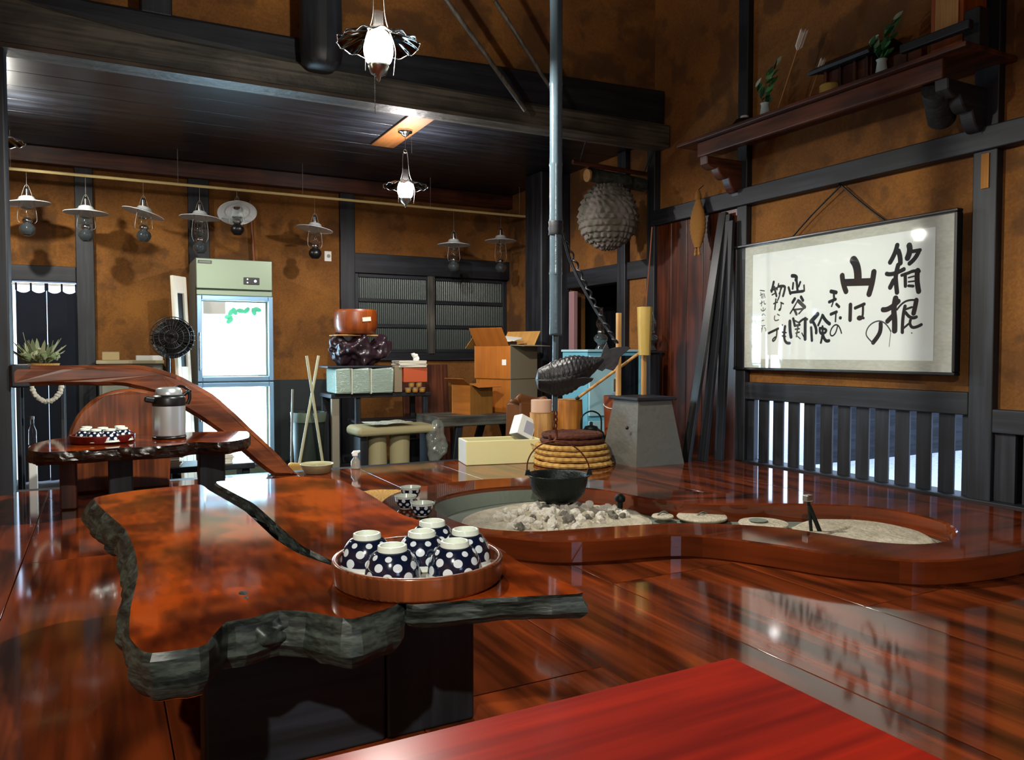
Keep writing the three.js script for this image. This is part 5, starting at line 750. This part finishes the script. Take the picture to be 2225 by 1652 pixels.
  const flap = (q, w, d, pos, rot, m = M.card) => part('flap', mv(cb(w, 0.005, d), pos, rot), m, q);
  const c1 = carton('closed cardboard box on the plank bench, underneath the tall open box', 3.24, 0.238, -6.22, 0.36, 0.29, 0.42, 0.35); flap(c1, 0.36, 0.41, [0, 0.2925, 0], [0, 0, 0]);
  const c2 = carton('tall open cardboard box stacked on the closed box on the plank bench', 3.23, 0.534, -6.22, 0.36, 0.29, 0.44, 0.35); flap(c2, 0.36, 0.16, [0, 0.292, 0.295], [0.05, 0, 0], M.cardpaleshade); flap(c2, 0.36, 0.2, [0, 0.34, -0.27], [-0.8, 0, 0]); flap(c2, 0.2, 0.4, [-0.22, 0.36, 0], [0, 0, 0.9 + 1.2], litcard); flap(c2, 0.18, 0.4, [0.2, 0.35, 0], [0, 0, 1.0], M.card); part('label', bx(-0.182, -0.1805, 0.12, 0.17, 0.12, 0.17, { r: 0.0005 }), M.white, c2);
  const pp = thing('paper_sheets', 'grey papers lying in the mouth of the tall open cardboard box', 'papers', [3.2, 0.84, -6.2], 0.3); for (let i = 0; i < 3; i++) part('sheet', mv(cb(0.2, 0.006, 0.26), [0.01 * i, 0.03 + i * 0.012, 0], [0.05 * i, 0.2 * i, 0.12]), M.paper, pp); part('folded_end', bx(-0.09, 0.09, -0.2, 0.026, -0.08, 0.08), M.cardpaleshade, pp);
  const c3 = carton('low open golden cardboard box at the front left of the plank bench', 2.83, 0.238, -6.08, 0.26, 0.25, 0.24, 0.3, std({ map: T.card, color: 0xd8c088, roughness: 0.8 })); c3.children[2].material = litcard; flap(c3, 0.26, 0.12, [0, 0.25, 0.17], [0.25, 0, 0], litcard); flap(c3, 0.1, 0.24, [-0.17, 0.28, 0], [0, 0, -0.6], litcard);
  const st = thing('long_cream_box', 'long cream foam box on the raised floor before the plank bench', 'box', [2.46, 0, -4.83], -0.2); const foam = std({ color: 0xd8cf98, roughness: 0.7, bumpMap: T.noise, bumpScale: 0.001 }); part('front_wall', bx(-0.27, 0.27, 0, 0.165, 0.105, 0.125), foam, st); part('back_wall', bx(-0.27, 0.27, 0, 0.165, -0.125, -0.105), foam, st); part('end_wall', bx(-0.27, -0.25, 0, 0.165, -0.105, 0.105), std({ color: 0xdcdad0, roughness: 0.7 }), st); part('end_wall', bx(0.25, 0.27, 0, 0.165, -0.105, 0.105), foam, st); part('base', bx(-0.25, 0.25, 0, 0.02, -0.105, 0.105), foam, st); part('filling', bx(-0.25, 0.25, 0.02, 0.13, -0.105, 0.105), M.dark, st);
  const wb = thing('white_carton', 'small white labelled carton tilted in the long cream box', 'carton', [2.64, 0.16, -4.86], -0.2); const wbb = part('carton', cb(0.14, 0.15, 0.1, { base: true }), M.white, wb); wbb.rotation.set(-0.2, 0.35, -0.4); part('printed_label', bx(-0.02, 0.06, 0.03, 0.12, 0.05, 0.0515, { r: 0.0005 }), std({ color: 0xa6a6b8, roughness: 0.6 }), wbb);
  const ps = thing('paper_sack', 'crumpled brown paper sack behind the log stumps', 'sack', [2.94, -0.35, -5.32]); part('sack', uvs(lump(new RoundedBoxGeometry(0.27, 0.78, 0.2, 26, 0.05), 0.1, 15, 5), 1, 0.6).translate(0, 0.37, 0), std({ color: 0x6a4022, roughness: 0.35 }), ps); part('tape', cb(0.03, 0.16, 0.006).translate(0.03, 0.6, 0.118), std({ color: 0xc9a27a, roughness: 0.3 }), ps);
  const tb = thing('wooden_board', 'reddish boards standing in front of the ribbed window sill', 'board', [2.75, -0.35, -6.95]); part('board', mv(bx(-0.22, 0.25, 0, 1.0, 0, 0.03), [0, 0, 0], [-0.1, 0, 0]), M.brown, tb);
  // brooms, bucket and bottles left of the work bench
  const pole = (label, a, b2c, r, m, head) => { const q = thing('broom', label, 'broom', [0, 0, 0]); part('handle', rod(a, b2c, r), m, q); if (head) part('head', uvs(lump(new RoundedBoxGeometry(...head, 5, 0.02), 0.02, 24, 3), 1, 0.3).translate(a[0], a[1] + head[1] / 2 - 0.01, a[2]), M.straw, q); };
  pole('pale mop handle leaning left against the work bench, crossing another', [1.56, -0.2, -6.15], [1.44, 0.74, -6.2], 0.011, M.palepole, [0.12, 0.1, 0.06]); pole('pale mop handle leaning right across the first one', [1.36, -0.2, -6.2], [1.55, 0.74, -6.26], 0.011, M.palepole, [0.14, 0.1, 0.06]); pole('thin dark broom at the left of the crossed mop handles', [1.33, -0.25, -6.3], [1.36, 0.47, -6.35], 0.009, M.wire, [0.16, 0.12, 0.05]);
  const bk = thing('refuse_bin', 'dark green bin behind the crossed mop handles', 'bin', [1.52, -0.35, -6.5]); part('bin_body', lathe([[0.001, 0], [0.11, 0], [0.135, 0.6], [0.14, 0.6], [0.14, 0.62], [0.128, 0.62], [0.105, 0.02], [0.001, 0.02]], 32), std({ color: 0x1c2622, roughness: 0.6 }), bk); part('liner', lump(lathe([[0.13, 0.6], [0.146, 0.62], [0.142, 0.54]], 32), 0.02, 30, 2), std({ color: 0x505c4e, roughness: 0.4 }), bk);
  const ba = thing('shallow_basin', 'pale shallow basin beside the foot of the log rail', 'basin', [1.2, 0, -4.92]); part('basin', lathe([[0.001, 0.004], [0.08, 0.004], [0.1, 0.055], [0.106, 0.058], [0.104, 0.062], [0.096, 0.058], [0.076, 0.012], [0.001, 0.01]], 40), std({ color: 0xb0ac84, roughness: 0.5 }), ba); part('water', lathe([[0.094, 0.05], [0.001, 0.05]], 32), std({ color: 0x8a8664, roughness: 0.1 }), ba);
  const sp = thing('spray_bottle', 'small clear spray bottle with white trigger at the floor edge', 'bottle', [1.47, 0, -4.98]); part('bottle_body', lathe([[0.001, 0], [0.03, 0], [0.032, 0.008], [0.03, 0.05], [0.014, 0.075], [0.012, 0.085]], 28), phy({ color: 0xd8d0c4, roughness: 0.1, transmission: 0.7, thickness: 0 }), sp); part('trigger', mv(ext([[-0.02, 0], [0.012, 0], [0.014, 0.018], [0.03, 0.026], [0.03, 0.036], [-0.012, 0.036], [-0.026, 0.02]], 0.014), [0, 0.084, -0.007]), M.white, sp);
}
renderer.render(scene, camera);
